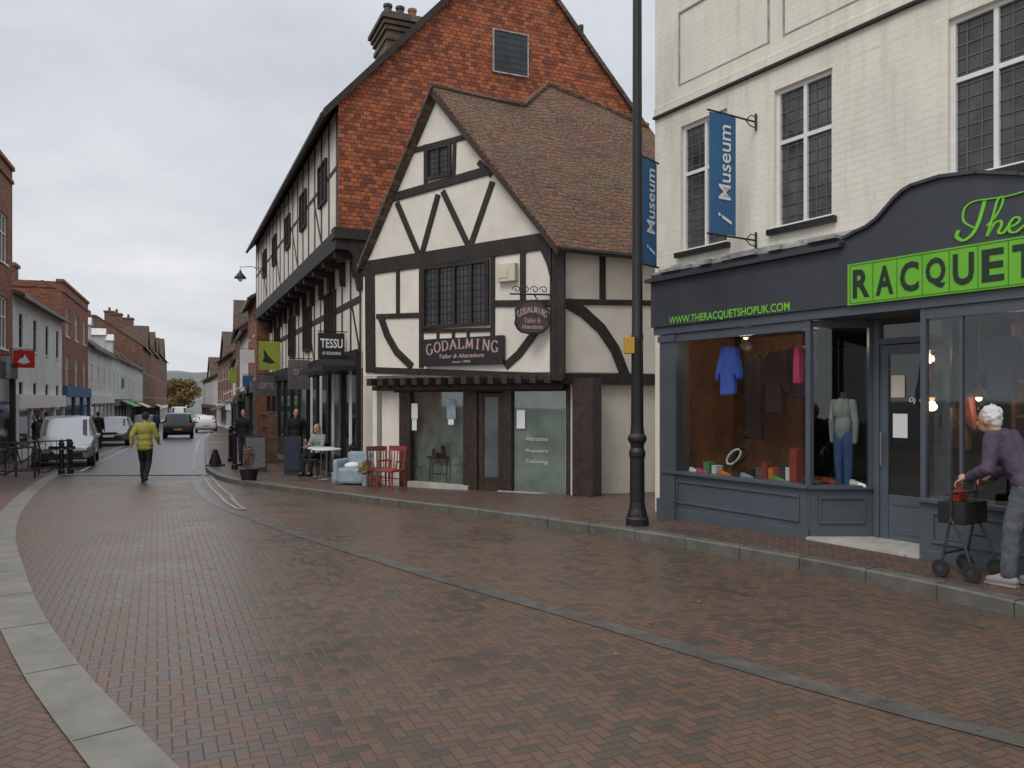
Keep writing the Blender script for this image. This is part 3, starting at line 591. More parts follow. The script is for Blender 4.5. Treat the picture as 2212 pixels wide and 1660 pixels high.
for i,(x,m) in enumerate(((1585,'paper'),(1602,'black'))):
    a=W.a(x,.12);z=zb0+.06;c0=W.pt(a,z+.16+.03*i,.12);t=thing('tennis_racket',['white tennis racket leaning in left shop window','black tennis racket leaning in left shop window'][i],'racket',W.pt(a,zb0-.04,.1))
    b=B();pts=[]
    for k in range(17):
        an=2*math.pi*k/16;pts.append(c0+W.d*(.11*math.cos(an)*.8+.12*math.sin(an)*.6)+V((0,0,.12*math.sin(an)*.8)))
    tube(b,pts,.013,6);obj('racket_head',b,m,t)
    b=B();tube(b,[c0-W.d*.075-V((0,0,.1)),c0-W.d*.16-V((0,0,.2))],.014,6);obj('handle',b,'black',t)
zf=SD+.053
a0_,z0_=W.loc(1445,704,zf);a1_=W.a(1706,zf);text(W,'WWW.THERACQUETSHOPUK.COM',a0_,a1_,z0_,z0_+.11,zf,'greenglow',wb,bold=.012)
ra=W.a(1838,zf);rz0=W.loc(1838,656,zf)[1];rz1=W.loc(1838,576,zf)[1];bw=(W.a(2180,zf)-ra)/6
b=B();W.box(b,ra-.03,ra+7*bw+.03,rz0-.02,rz1+.02,SD+.04,SD+.065);sg=obj('sign_board',b,'green',wb)
b=B()
for i in range(8): W.box(b,ra+i*bw-.003,ra+i*bw+.003,rz0,rz1,SD+.06,SD+.068)
W.box(b,ra,ra+7*bw,rz0-.006,rz0+.0,SD+.06,SD+.0685);W.box(b,ra,ra+7*bw,rz1,rz1+.006,SD+.06,SD+.0685)
obj('sign_outline',b,'outline',sg)
for i,c in enumerate('RACQUET'):
    text(W,c,ra+(i+.13)*bw,ra+(i+.87)*bw,rz0+.045,rz1-.045,SD+.07,'darktext',sg,bold=.03,name='letter')
def stroke(P,w0,b):
    Q=[V(W.loc(x,y,zf)) for x,y in P];Q=catmull(Q,6);n=len(Q)
    for i in range(n-1):
        p,q=Q[i],Q[i+1];t=(q-p)
        if t.length<1e-5:continue
        t.normalize();nn=V((-t.y,t.x));w=w0*(.55+.45*abs(t.y))
        W.prism(b,[tuple(p-nn*w/2-t*w*.2),tuple(q-nn*w/2+t*w*.2),tuple(q+nn*w/2+t*w*.2),tuple(p+nn*w/2-t*w*.2)],SD+.045,zf+.002+.0004*i)
b=B()
stroke([(2103,492),(2082,478),(2084,452),(2104,436),(2140,430),(2180,424),(2212,415)],.018,b)
stroke([(2128,432),(2122,455),(2113,485),(2100,508),(2082,520),(2068,512),(2072,500)],.032,b)
stroke([(2132,488),(2150,470),(2166,440),(2166,426),(2156,434),(2146,470),(2134,510)],.02,b)
stroke([(2134,510),(2148,484),(2162,478),(2164,488),(2158,502),(2168,504),(2178,492)],.024,b)
stroke([(2178,492),(2196,484),(2204,474),(2194,470),(2182,484),(2182,500),(2196,502),(2214,488)],.022,b)
obj('script_lettering',b,'greenglow',wb)
def banner(label,P0,dr,w,z0,z1,post=False):
    f=Fac(P0,dr,1)
    if f.n.dot(V((0,-1,0)))<0:f.n*=-1
    t=thing('museum_banner',label,'banner',(P0[0],P0[1],z0))
    b=B();N_=8
    for s_ in range(N_):
        a0=w*s_/N_;a1=w*(s_+1)/N_;o0=.012*math.sin(a0*9);o1=.012*math.sin(a1*9)
        prism(b,[f.pt(a0+.06,z0,o0),f.pt(a1+.06,z0,o1),f.pt(a1+.06,z1,o1),f.pt(a0+.06,z1,o0)],f.n*-.006)
    obj('banner_cloth',b,'banner',t)
    for z in (z0-.015,z1+.015):
        b=B();tube(b,[f.pt(-.28 if not post else -.02,z,0),f.pt(w+.1,z,0)],.012,8)
        if not post:
            tube(b,[f.pt(-.28,z-.1,0),f.pt(-.28,z+.1,0)],.014,6);tube(b,[f.pt(-.27,z+.06,0),f.pt(-.2,z+.07,0),f.pt(-.12,z,0)],.007,6);tube(b,[f.pt(-.27,z-.07,0),f.pt(-.18,z-.06,0),f.pt(-.1,z,0)],.007,6)
        obj('bracket',b,'black',t)
    return f,t
wp=W.pt(W.a(1635,0),0,0);bp=wp+W.n*.3
f,t=banner('blue museum banner hanging from wall brackets between the upper windows',bp,W.n[:2],.42,1.6+1.93,1.6+3.32)
z0=1.6+1.93
def rtext(f,s,a0,a1,z0,z1,d,mat,par,flip,**kk):
    vs,fs=textmesh(s,bold=.01,**kk);b=B();L=[]
    for x,y in vs:
        A=a0+(y if flip else 1-y)*(a1-a0);L.append(b.verts.new(f.pt(A,z0+x*(z1-z0),d)))
    for q_ in fs:
        try:b.faces.new([L[i] for i in q_])
        except ValueError:pass
    return obj('lettering',b,mat,par)
rtext(f,'Museum',.16,.36,z0+.4,z0+1.27,.02,'whitetext',t,True);rtext(f,'i',.15,.37,z0+.12,z0+.24,.02,'whitetext',t,True,shear=.4)
lp=V((1.51,9.6,zp(9.6)))
t=thing('street_lamp','tall black lamp post on the pavement beside the white building','street lamp',lp)
b=B();lathe(b,lp,[(.14,0),(.14,.08),(.125,.1),(.12,.14),(.1,.2),(.09,.28),(.088,.8),(.1,.84),(.1,.88),(.08,.93),(.088,.98),(.115,1.02),(.115,1.06),(.085,1.1),(.076,1.2)],20);obj('base',b,'black',t)
b=B();lathe(b,lp,[(.076,1.18),(.07,2.2),(.074,2.22),(.074,2.28),(.066,2.3),(.06,4),(.054,6.6),(.05,7.6)],20);obj('shaft',b,'black',t,smooth=True)
b=B();tube(b,[lp+V((0,0,7.5)),lp+V((-.2,-.1,8.0)),lp+V((-.7,-.3,8.1)),lp+V((-1.1,-.5,7.95))],.03);obj('arm',b,'black',t)
b=B();lathe(b,lp+V((-1.1,-.5,7.55)),[(.2,0),(.22,.05),(.12,.3),(.05,.4)],16);obj('lantern',b,'black',t)
b=B();box(b,lp+V((-.1,-.02,2.16)),(.12,.1,.2));obj('yellow_box',b,'yellow',t,bev=.01)
f2,t2=banner('blue museum banner fixed behind the tall black lamp post',(1.53,9.63),(.63,.776),.4,1.6+1.68,1.6+2.96,True)
z0=3.28;rtext(f2,'Museum',.17,.37,z0+.38,z0+1.18,.02,'whitetext',t2,False);rtext(f2,'i',.17,.37,z0+.12,z0+.23,.02,'whitetext',t2,False,shear=.4)
# ---------------- timbered gabled shop
A=V((-3.12,16.7));Bc=V((.77,14.0));Cc=V((2.9,15.09))
G=Fac(A,(Bc-A)[:],1)
if G.n.y>0:G.n*=-1
GS=Fac(Bc,(Cc-Bc)[:],1)
if GS.n.y>0:GS.n*=-1
gl=(Bc-A).length;EZ=1.6+2.85;JZ=1.6+.5
gb=thing('timbered_shop','small gabled black and white timber-framed shop with mossy tiled roof','building',(0,16,0))
b=B();ap=G.loc(941,198,0)
G.prism(b,[(0,JZ),(gl,JZ),(gl,EZ),ap,(0,EZ)],-.12,0)
GS.box(b,0.1,2.4,JZ,EZ,-.12,-.0)
obj('wall',b,'render',gb)
T_=.035
b=B()
def tb(f,pts,w): f.bar(b,pts,w,-.02,T_+R.uniform(-.006,.006))
tb(G,[(768,583),(1192,518)],.3)
tb(G,[(893,325),(1005,295)],.1);tb(G,[(846,427),(1060,366)],.17)
for p in ([(856,438),(902,548)],[(945,420),(910,548)],[(955,413),(1010,530)],[(1063,392),(1016,528)],): tb(G,p,.115)
tb(G,[(918,312),(918,402)],.08);tb(G,[(981,300),(979,380)],.08);tb(G,[(1032,350),(1060,378)],.1)
tb(G,[(797,590),(799,805)],.26);tb(G,[(858,580),(858,685)],.08);tb(G,[(812,684),(905,681)],.1)
tb(G,[(909,570),(909,795)],.11);tb(G,[(1063,552),(1063,735)],.1);tb(G,[(1066,656),(1190,655)],.12);tb(G,[(1128,545),(1128,655)],.11)
tb(G,[(822,688),(835,725),(855,760),(888,792)],.15);tb(G,[(1178,675),(1150,725),(1120,765),(1090,792)],.15)
for x in(945,978,1010): tb(G,[(x,712),(x,740)],.06)
tb(G,[(905,716),(1065,712)],.07)
tb(G,[(1203,535),(1203,818)],.3)
G.prism(b,[G.loc(1165,538,.06),G.loc(1190,535,.06),G.loc(1190,610,.06),G.loc(1180,570,.06)],-.02,.06)
tb(G,[(805,800),(1215,815)],.13)
obj('timber_frame',b,'timber',gb,bev=.006)
b=B()
tb(GS,[(1205,538),(1420,545)],.12);tb(GS,[(1303,545),(1303,650)],.12);tb(GS,[(1222,652),(1420,655)],.1)
tb(GS,[(1228,655),(1262,675),(1300,710),(1330,755),(1352,812)],.2);GS.bar(b,[(1215,818),(1440,821)],.2,-.15,.08)
GS.box(b,-.02,.14,JZ-.05,EZ,-.1,.05)
obj('side_timber_frame',b,'timber',gb,bev=.006)
b=B()
for i in range(15):
    a=.15+i*(gl-.2)/14.5;G.prism(b,[(a,JZ-.05),(a+.13,JZ-.05),(a+.13,JZ-.2),(a,JZ-.2)],-.4,.06)
G.box(b,.0,gl,JZ-.3,JZ-.2,-.42,-.25);obj('jetty_joists',b,'timber2',gb,bev=.01)
gd=-.4
b=B()
def gp(x0,x1,y0,y1,d0,d1,bb=None): 
    f=G;a0=f.a(x0,d1);a1=f.a(x1,d1);z1=f.loc(x0,y0,d1)[1];z0=f.loc(x0,y1,d1)[1];f.box(bb if bb is not None else b,a0,a1,z0,z1,d0,d1)
gp(862,884,840,1100,gd-.1,gd+.06);gp(1000,1030,835,1100,gd-.1,gd+.05);gp(1084,1104,835,1100,gd-.1,gd+.05);gp(1222,1245,835,1100,gd-.1,gd+.04)
gp(850,1240,828,848,gd-.1,gd+.03);gp(1236,1281,818,1110,gd-.1,gd+.22)
obj('posts',b,'timber2',gb,bev=.01)
b=B();gp(825,862,840,1100,gd-.12,gd-.02);obj('plaster_pier',b,'render',gb)
b=B();gp(880,1010,1040,1110,gd-.1,gd+.1);gp(1075,1236,1060,1110,gd-.1,gd+.1);obj('plinth',b,'step',gb)
b=B();gp(884,1000,848,1042,gd-.02,gd-.012);w1=obj('shop_window',b,'glass2',gb)
b=B();gp(1104,1222,846,1062,gd-.02,gd-.012);w2=obj('shop_window',b,'glass2',gb)
b=B();gp(1034,1044,850,1062,gd-.04,gd+.02);gp(1076,1084,850,1062,gd-.04,gd+.02);gp(1044,1076,850,858,gd-.04,gd+.018);gp(1044,1076,1030,1062,gd-.04,gd+.01);dr=obj('door',b,'timber2',gb)
b=B();gp(1044,1076,858,1030,gd-.02,gd-.01);obj('door_glass',b,'ggrey',dr)
b=B();gp(880,1003,848,1042,gd-.2,gd-.19);obj('window_blind',b,'palein',gb)  # added pale panel behind the glass, catches daylight to brighten the window
b=B();gp(1100,1226,846,1062,gd-.06,gd-.05);obj('window_blind',b,'palein',gb)  # same added panel, set close to the glass so daylight reaches it
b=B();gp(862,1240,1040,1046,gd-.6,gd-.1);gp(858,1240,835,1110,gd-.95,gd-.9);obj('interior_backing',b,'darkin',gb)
for i,(x0,x1,y0,y1,m) in enumerate(((888,902,872,905,'paper'),(890,900,906,930,'paper'),(965,984,862,905,'paleblue'),(968,980,906,918,'paper'))):
    b=B();gp(x0,x1,y0,y1,gd-.008,gd-.004);obj('paper_notice',b,m,w1)
b=B();gp(1116,1134,886,926,gd-.008,gd-.004);obj('paper_notice',b,'paper',w2)
for s_,y_,h_ in (('Alterations',952,14),('Repairs',978,12),('Tailoring',1002,14)):
    a_,z_=G.loc(1135,y_,gd-.006);text(G,s_,a_,a_+.5,z_,z_+h_*.006,gd-.006,'fainttext',w2,shear=.2)
t=thing('sewing_stand','dark ornate stand with a treadle behind the left window of the timbered shop','stand',G.pt(G.a(950,gd-.1),-.1,gd-.1))
b=B();a=G.a(925,gd-.1);G.box(b,a,a+.5,.42,.46,gd-.17,gd-.05)
for k in (0,.45): tube(b,[G.pt(a+.03+k,-.1,gd-.1),G.pt(a+.06+k,.42,gd-.1)],.014,6)
tube(b,[G.pt(a+.03,.1,gd-.1),G.pt(a+.48,.1,gd-.1)],.012,6)
obj('frame',b,'black',t)
b=B();Q=[G.pt(a+.25+.13*math.cos(k*.4),.22+.13*math.sin(k*.4),gd-.08) for k in range(17)];tube(b,Q,.01,5);obj('flywheel',b,'black',t)
b=B();G.prism(b,[(a+.1,.46),(a+.42,.46),(a+.42,.66),(a+.34,.68),(a+.34,.54),(a+.18,.54),(a+.16,.62),(a+.1,.6)],gd-.14,gd-.09);obj('machine_head',b,'black',t,bev=.01)
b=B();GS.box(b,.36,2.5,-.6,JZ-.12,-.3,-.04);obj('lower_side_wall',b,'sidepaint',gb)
b=B();G.box(b,-.1,gl,-.6,EZ,-6,-5.9);G.box(b,-.12,-.0,-.6,EZ,-6,gd-.0);obj('rear_wall',b,'render',gb)
def wpx(f,par,x0,x1,y0,y1,d,**k):
    a0,z1=f.loc(x0,y0,d);a1=f.a(x1,d);z0=f.loc(x0,y1,d)[1];return window(f,par,a0,a1,z0,z1,d,**k)
wpx(G,gb,915,1058,578,712,.0,fm='timber',gm='gdark',nx=4,ny=1,fw=.06,bar_=.02,lat=(16,9,'black'),dep=.06)
wpx(G,gb,922,976,322,392,.0,fm='timber',gm='gdark',nx=2,ny=1,fw=.06,lat=(6,6,'black'),dep=.05)
def slab(b,pts,th=.1):
    P=[V(p) for p in pts];n=(P[1]-P[0]).cross(P[2]-P[0]).normalized()
    if n.z<0:n=-n
    prism(b,P,n*-th)
dv=GS.d
Az=G.pt(*ap,0);Az.z=ap[1]+.08
ov=G.n*.16
B3=V((Bc.x,Bc.y,EZ))+GS.n*.22-V((0,0,.2));A3=V((A.x,A.y,EZ))-GS.n*.1-V((0,0,.05))
Tt=V((.8,17.4,1.6+6.92));Ee=V((3.08,18.0,1.6+6.2));Vv=Az+dv*1.95
b=B()
P=[B3+ov,Az+ov,Vv,Tt,Ee,B3+dv*4.2+V((0,0,0))]
n=(P[1]-P[0]).cross(dv).normalized();n=-n if n.z<0 else n
top=[b.verts.new(p) for p in P]
bmesh.ops.triangulate(b,faces=[b.faces.new(top)])
for _ in range(4): bmesh.ops.subdivide_edges(b,edges=b.edges[:],cuts=1,use_grid_fill=True)
for v in b.verts: v.co+=n*(.035*noise.noise(v.co*.9))
ge=bmesh.ops.extrude_face_region(b,geom=b.faces[:]);bmesh.ops.translate(b,vec=n*-.09,verts=[g for g in ge['geom'] if isinstance(g,bmesh.types.BMVert)])
rf=obj('roof',b,'rooftile',gb)
b=B();slab(b,[A3+ov,Az+ov,Vv,Tt,Tt+(A3-Az)*.6+dv*0,A3+dv*2],.09);slab(b,[Tt,Ee,Ee+V((-1.5,3,-3.2)),Tt+V((-1.5,3,-3.2))],.09);obj('rear_roof',b,'darkroof',gb)
b=B();tube(b,[Az+ov*1.05+V((0,0,.02)),Az+dv*1-V((0,0,.03)),Vv,Tt,Ee],.06,8);obj('ridge_tiles',b,'rooftile',rf)
b=B()
for p,q_ in ((A3,Az),(B3,Az)):
    prism(b,[p+ov*.98-V((0,0,.05)),q_+ov*.98-V((0,0,.05)),q_+ov*.98+V((0,0,-.2)),p+ov*.98+V((0,0,-.16))],-G.n*.05)
obj('bargeboard',b,'timber2',gb)
b=B();tube(b,[B3+ov+V((0,0,-.06))+GS.n*.05,B3+dv*3+V((0,0,-.06))+GS.n*.05],.05,8);obj('gutter',b,'black',gb)
def bxpx(f,x0,x1,y0,y1,d0,d1,bb):
    a0,z1=f.loc(x0,y0,d1);a1=f.a(x1,d1);z0=f.loc(x0,y1,d1)[1];f.box(bb,a0,a1,z0,z1,d0,d1);return a0,a1,z0,z1
b=B();bxpx(G,1072,1112,572,610,0,.12,b);bxpx(G,1076,1096,580,602,.12,.13,b);obj('vent_box',b,'cream',gb,bev=.01)
b=B();r=bxpx(G,913,1086,734,792,.02,.1,b);fs=obj('sign_board',b,'signblack',gb,bev=.008)
a0,a1,z0,z1=r
serif(G,'GODALMING',a0+.08,a1-.08,z0+.2,.17,.105,'pinktext',fs,.12,grow=.25)
text(G,'Tailor & Alterations',a0+.42,a1-.42,z0+.14,z0+.22,.105,'pinktext',fs,shear=.2,bold=.02)
text(G,'since 1984',a0+.75,a1-.75,z0+.05,z0+.09,.105,'fainttext',fs)
hp=G.pt(G.a(1190,.03),0,.05)
f=Fac(hp,(-1,-.16),1)
if f.n.y>0:f.n*=-1
t=thing('hanging_sign','dark shaped hanging plaque on iron scrollwork bracket at the timbered shop corner','sign',(hp.x,hp.y,3))
c0=f.loc(1149,688,0)
shp=[(0,.35),(.1,.31),(.2,.3),(.25,.22),(.32,.17),(.31,.0),(.33,-.1),(.28,-.2),(.2,-.27),(.08,-.29)];pts=[(c0[0]+x*.95,c0[1]+z*.95) for x,z in shp]+[(c0[0]-x*.95,c0[1]+z*.95) for x,z in shp[:0:-1]]
b=B();f.prism(b,pts,-.03,.03);ob=obj('sign_board',b,'black',t,bev=.006)
b=B();f.prism(b,[(x+(x-c0[0])*-.09,z+(z-c0[1])*-.09) for x,z in pts],.03,.034);obj('sign_panel',b,'plaque',ob)
def ftext(f,s,cx,cz,w,h,mat,par,arc=0,d=.04,**k):
    sgn=-1 if f.d.x<0 else 1
    vs,fs=textmesh(s,**k);b=B();L=[b.verts.new(f.pt(cx+sgn*(x-.5)*w,cz+(y-.5)*h+arc*(1-(2*x-1)**2),d)) for x,y in vs]
    for q_ in fs:
        try:b.faces.new([L[i] for i in q_])
        except ValueError:pass
    return obj('lettering',b,mat,par)
serif(f,'GODALMING',c0[0]-.27,c0[0]+.27,c0[1]+.0,.1,.042,'pinktext',ob,.1,rev=True)
ftext(f,'Tailor &',c0[0],c0[1]-.04,.3,.09,'pinktext',ob,0,bold=.02);ftext(f,'Alterations',c0[0],c0[1]-.15,.38,.08,'pinktext',ob,0,bold=.02)
b=B();zt_=c0[1]+.42;tube(b,[f.pt(0,zt_,0),f.pt(.72,zt_,0)],.016,6)
for k in range(4):
    x=.12+k*.16;Q=[f.pt(x+.08*math.cos(q_)*(1-q_/9),zt_+.08+.07*math.sin(q_)*(1-q_/9),0) for q_ in [i*.6 for i in range(13)]];tube(b,Q,.009,5)
tube(b,[f.pt(0,zt_-.3,0),f.pt(.2,zt_-.12,0),f.pt(.3,zt_,0)],.01,5)
for x in (.26,.5): tube(b,[f.pt(x,zt_,0),f.pt(x,zt_-.14,0)],.006,5)
obj('bracket',b,'black',t)
# ---------------- big tile-hung building
K=(-4.04,18.5)
T=Fac(K,(-.435,1),1)
if T.n.x>0:T.n*=-1
GG=Fac(K,(1,.435),1)
if GG.n.y>0:GG.n*=-1
tbld=thing('tile_hung_building','tall long building with orange tile-hung gable and black and white jettied side','building',(-3,20,0))
eZ=8.6;JT=5.4;RZ=13.35;gw=8.8;tl=18.3
b=B();GG.prism(b,[(0,5.62),(gw,5.62),(gw,eZ),(gw/2,RZ),(0,eZ)],-.3,.03);obj('tile_hung_gable',b,'tilehang',tbld)
b=B();GG.box(b,.62,gw,-.5,5.62,-.3,-.02)
T.box(b,0,tl,JT,eZ,-.25,0);T.box(b,.05,tl,-.6,JT,-.8,-.55)
q=lambda pts:b.faces.new([b.verts.new(p) for p in pts])
q([T.pt(tl,-1,-.55),T.pt(tl,eZ,-.55),T.pt(tl,eZ,-gw),T.pt(tl,-1,-gw)]);q([T.pt(tl,eZ,0),T.pt(tl,RZ,-gw/2),T.pt(tl,eZ,-gw)])
q([T.pt(0,-1,-gw),T.pt(tl,-1,-gw),T.pt(tl,eZ,-gw),T.pt(0,eZ,-gw)])
obj('wall',b,'render',tbld)
b=B()
sl=(RZ-eZ)/(gw/2)
def rp(a,dd,dz=0): return T.pt(a,eZ+(-dd)*sl+.08+dz,dd)
prism(b,[rp(-.12,.35),rp(tl+.2,.35),rp(tl+.2,-gw/2),rp(-.12,-gw/2)],(0,0,-.16))
prism(b,[T.pt(-.12,eZ+.08-.35*sl,-gw-.35),T.pt(tl+.2,eZ+.08-.35*sl,-gw-.35),T.pt(tl+.2,RZ+.08,-gw/2),T.pt(-.12,RZ+.08,-gw/2)],(0,0,-.16))
rf=obj('roof',b,'darkroof',tbld)
b=B();prism(b,[rp(-.16,.36,-.02),rp(-.12,.36,-.02),rp(-.12,-gw/2,-.02),rp(-.16,-gw/2,-.02)],(0,0,-.2));obj('verge',b,'timber',rf)
b=B();tube(b,[rp(-.1,.38,-.12),rp(tl+.1,.38,-.12)],.06,8);obj('gutter',b,'black',rf)
cp=T.pt(6.2,0,-3.2);b=B();rz_=math.atan2(T.d.y,T.d.x)
zc=8.6+3.0*sl-.95
box(b,V((cp.x,cp.y,zc+1)),(1.5,1.25,3.2),rz_)
for dz,s in((1.9,.1),(2.2,.14),(2.35,.26),(2.5,.4),(2.62,.24)): box(b,V((cp.x,cp.y,zc+dz)),(1.5+s,1.25+s,.12),rz_)
ch=obj('chimney',b,'stonebrick',rf)
for i in (-1,0,1):
    b=B();lathe(b,V((cp.x,cp.y,zc+2.65))+T.n*.4*i,[(.15,0),(.13,.05),(.12,.5),(.15,.55),(.15,.62)],12);obj('chimney_pot',b,'terracotta' if i==-1 else 'darksteel',ch)
b=B();p=GG.pt(7.05,0,-1.2);tube(b,[V((p.x,p.y,9.5)),V((p.x,p.y,12.15))],[.07,.07],10);obj('flue_pipe',b,'black',rf)
wpx(GG,tbld,1064,1141,62,156,.03,fm='leadflash',gm='gdark',nx=1,ny=1,fw=.03,lat=(5,7,'darksteel'),dep=.04)
b=B()
def tt(a0,z0,a1,z1,w,d=0.0,th_=.012): T.line(b,[(a0,z0),(a1,z1)],w,d-.02,d+th_+R.uniform(-.003,.003))
n=19
for i in range(n):
    a=.1+i*(tl-.2)/(n-1);tt(a,JT+.1,a,eZ-.05,.15)
for z in (JT+.12,eZ-.12): tt(0,z,tl,z,.2,0,.02)
tt(0,7.05,tl,7.05,.1,0,.016)
for i in (2,6,10,14): 
    a=.1+i*(tl-.2)/(n-1);tt(a,JT+.2,a+1.2,7.0,.12,0,.01)
T.box(b,0,tl,JT-.28,JT,-.3,.06)
for i in range(12): 
    a=.3+i*tl/12;T.prism(b,[(a,JT-.28),(a+.12,JT-.28),(a+.12,JT-.7),(a,JT-.9)],-.55,-.4);T.box(b,a,a+.12,JT-.45,JT-.28,-.4,.02)
for i in range(18):
    a=.12+i*(tl-.4)/17;tt(a,2.7,a,JT-.2,.14,-.55)
for z in (2.75,4.0): tt(.05,z,tl,z,.16,-.55,.02)
for i in (0,3,6,10,14): a=.2+i*(tl-.4)/17;tt(a,2.8,a+.85,3.95,.12,-.55,.01)
obj('timber_frame',b,'timber',tbld)
for a in (1.3,4.4,7.6,11.0,14.2): window(T,tbld,a,a+1.1,6.55,7.6,.0,fm='timber',gm='gdark',nx=2,ny=1,lat=(8,6),dep=.07)
for a in (3.0,6.9,10.3,14.5): window(T,tbld,a,a+1.4,3.2,4.6,-.55,fm='timber',gm='gdark',nx=3,ny=1,lat=(9,8),dep=.09)
b=B();GG.box(b,-.1,2.0,5.36,5.615,-.35,.06);GG.prism(b,[(.0,5.36),(1.6,5.36),(1.3,5.1),(.8,4.7),(.62,4.2),(.5,4.2),(.35,5.0)],-.3,.0);obj('corner_bracket',b,'timber',tbld)
b=B();T.box(b,.05,tl,2.35,2.75,-.6,-.42);T.box(b,.1,3.6,2.3,2.42,-.5,.35)
for i in range(11): a=.05+i*(tl-.2)/10;T.box(b,a,a+.16,-.7,2.36,-.6,-.45)
T.box(b,.05,tl,-.9,.15,-.6,-.47);obj('shopfronts',b,'black',tbld)
for i in range(10):
    b=B();a=.21+i*(tl-.2)/10;T.box(b,a,a+(tl-.2)/10-.16,.15,2.35,-.56,-.52);obj('shop_window',b,'ggrey' if i in(1,4) else 'gdark',tbld)
for a in (.6,2.8,4.6,6.2):
    b=B();T.box(b,a,a+.1,-.2,2.3,-.45,-.4);obj('white_pillar',b,'wframe',tbld)
def psign(fac,dw,xin,xout,y0,y1,name,label,mat,lines=(),tm='whitetext',th=.04,cat='sign'):
    a=fac.a(xin,dw);P=fac.pt(a,0,dw)
    k=(xout-CX)/F;w=(k*P.y-P.x)/(fac.n.x-k*fac.n.y)
    f=Fac(P,fac.n[:2],1)
    if f.n.dot(P)>0:f.n*=-1
    z1=f.loc((xin+xout)/2,y0)[1];z0=f.loc((xin+xout)/2,y1)[1]
    t=thing(name,label,cat,(P.x,P.y,z0));b=B()
    f.box(b,.02,w,z0,z1,-th/2,th/2);sb=obj('sign_board',b,mat,t,bev=.004)
    b=B();tube(b,[f.pt(-.1,z1+.04,0),f.pt(w,z1+.04,0)],.015,6);obj('bracket',b,'black',t)
    for s,fx,fz,fw_,fh in lines: ftext(f,s,.02+(w-.02)*fx,z0+(z1-z0)*fz,(w-.02)*fw_,(z1-z0)*fh,tm,sb,d=th/2+.004,bold=.02)
    return f,sb,t,w,z0,z1
psign(T,-.5,746,687,720,776,'hanging_sign','square black hanging sign with white lettering on timbered side wall','signblack',(('TESSU',.5,.6,.84,.36),('OF GODALMING',.5,.22,.7,.12)))
psign(T,-.5,671,622,778,842,'hanging_sign','grey hanging sign above the cafe tables','signgrey',(('CAFE',.5,.6,.5,.2),),'pinktext')
f,sb,t,w,z0,z1=psign(T,-.5,606,559,738,800,'hanging_sign','yellow green hanging sign with dark bird emblem on the timbered building','signgreen')
b=B();f.prism(b,[(.2,z0+.3),(w*.5,z0+.5),(w*.8,z0+.85),(w*.75,z0+.5),(w*.85,z0+.35),(w*.5,z0+.25)],.02,.026);obj('emblem',b,'timber',sb)
psign(T,-.5,598,553,812,856,'hanging_sign','dull mauve hanging sign below the yellow green one','signgrey',(('GIFTS',.5,.5,.7,.3),),'pinktext')
la=14.2;P=T.pt(la,6.75,0);Q=T.pt(la,6.6,1.0)
t=thing('wall_lantern','black hanging lantern on a long bracket from the timbered building eaves','street lamp',P)
b=B();tube(b,[P,P+T.n*.6+V((0,0,.1)),Q+V((0,0,.2)),Q+V((0,0,.05))],.014,6);tube(b,[P-V((0,0,.35)),P+T.n*.45+V((0,0,.06))],.009,6);obj('bracket',b,'black',t)
b=B();lathe(b,Q-V((0,0,.24)),[(.23,0),(.24,.02),(.15,.13),(.08,.21),(.05,.27),(.02,.33)],14);obj('lamp_shade',b,'black',t)
b=B();lathe(b,Q-V((0,0,.36)),[(.03,0),(.09,.05),(.1,.12)],12);obj('lamp_globe',b,'lampglass',t)
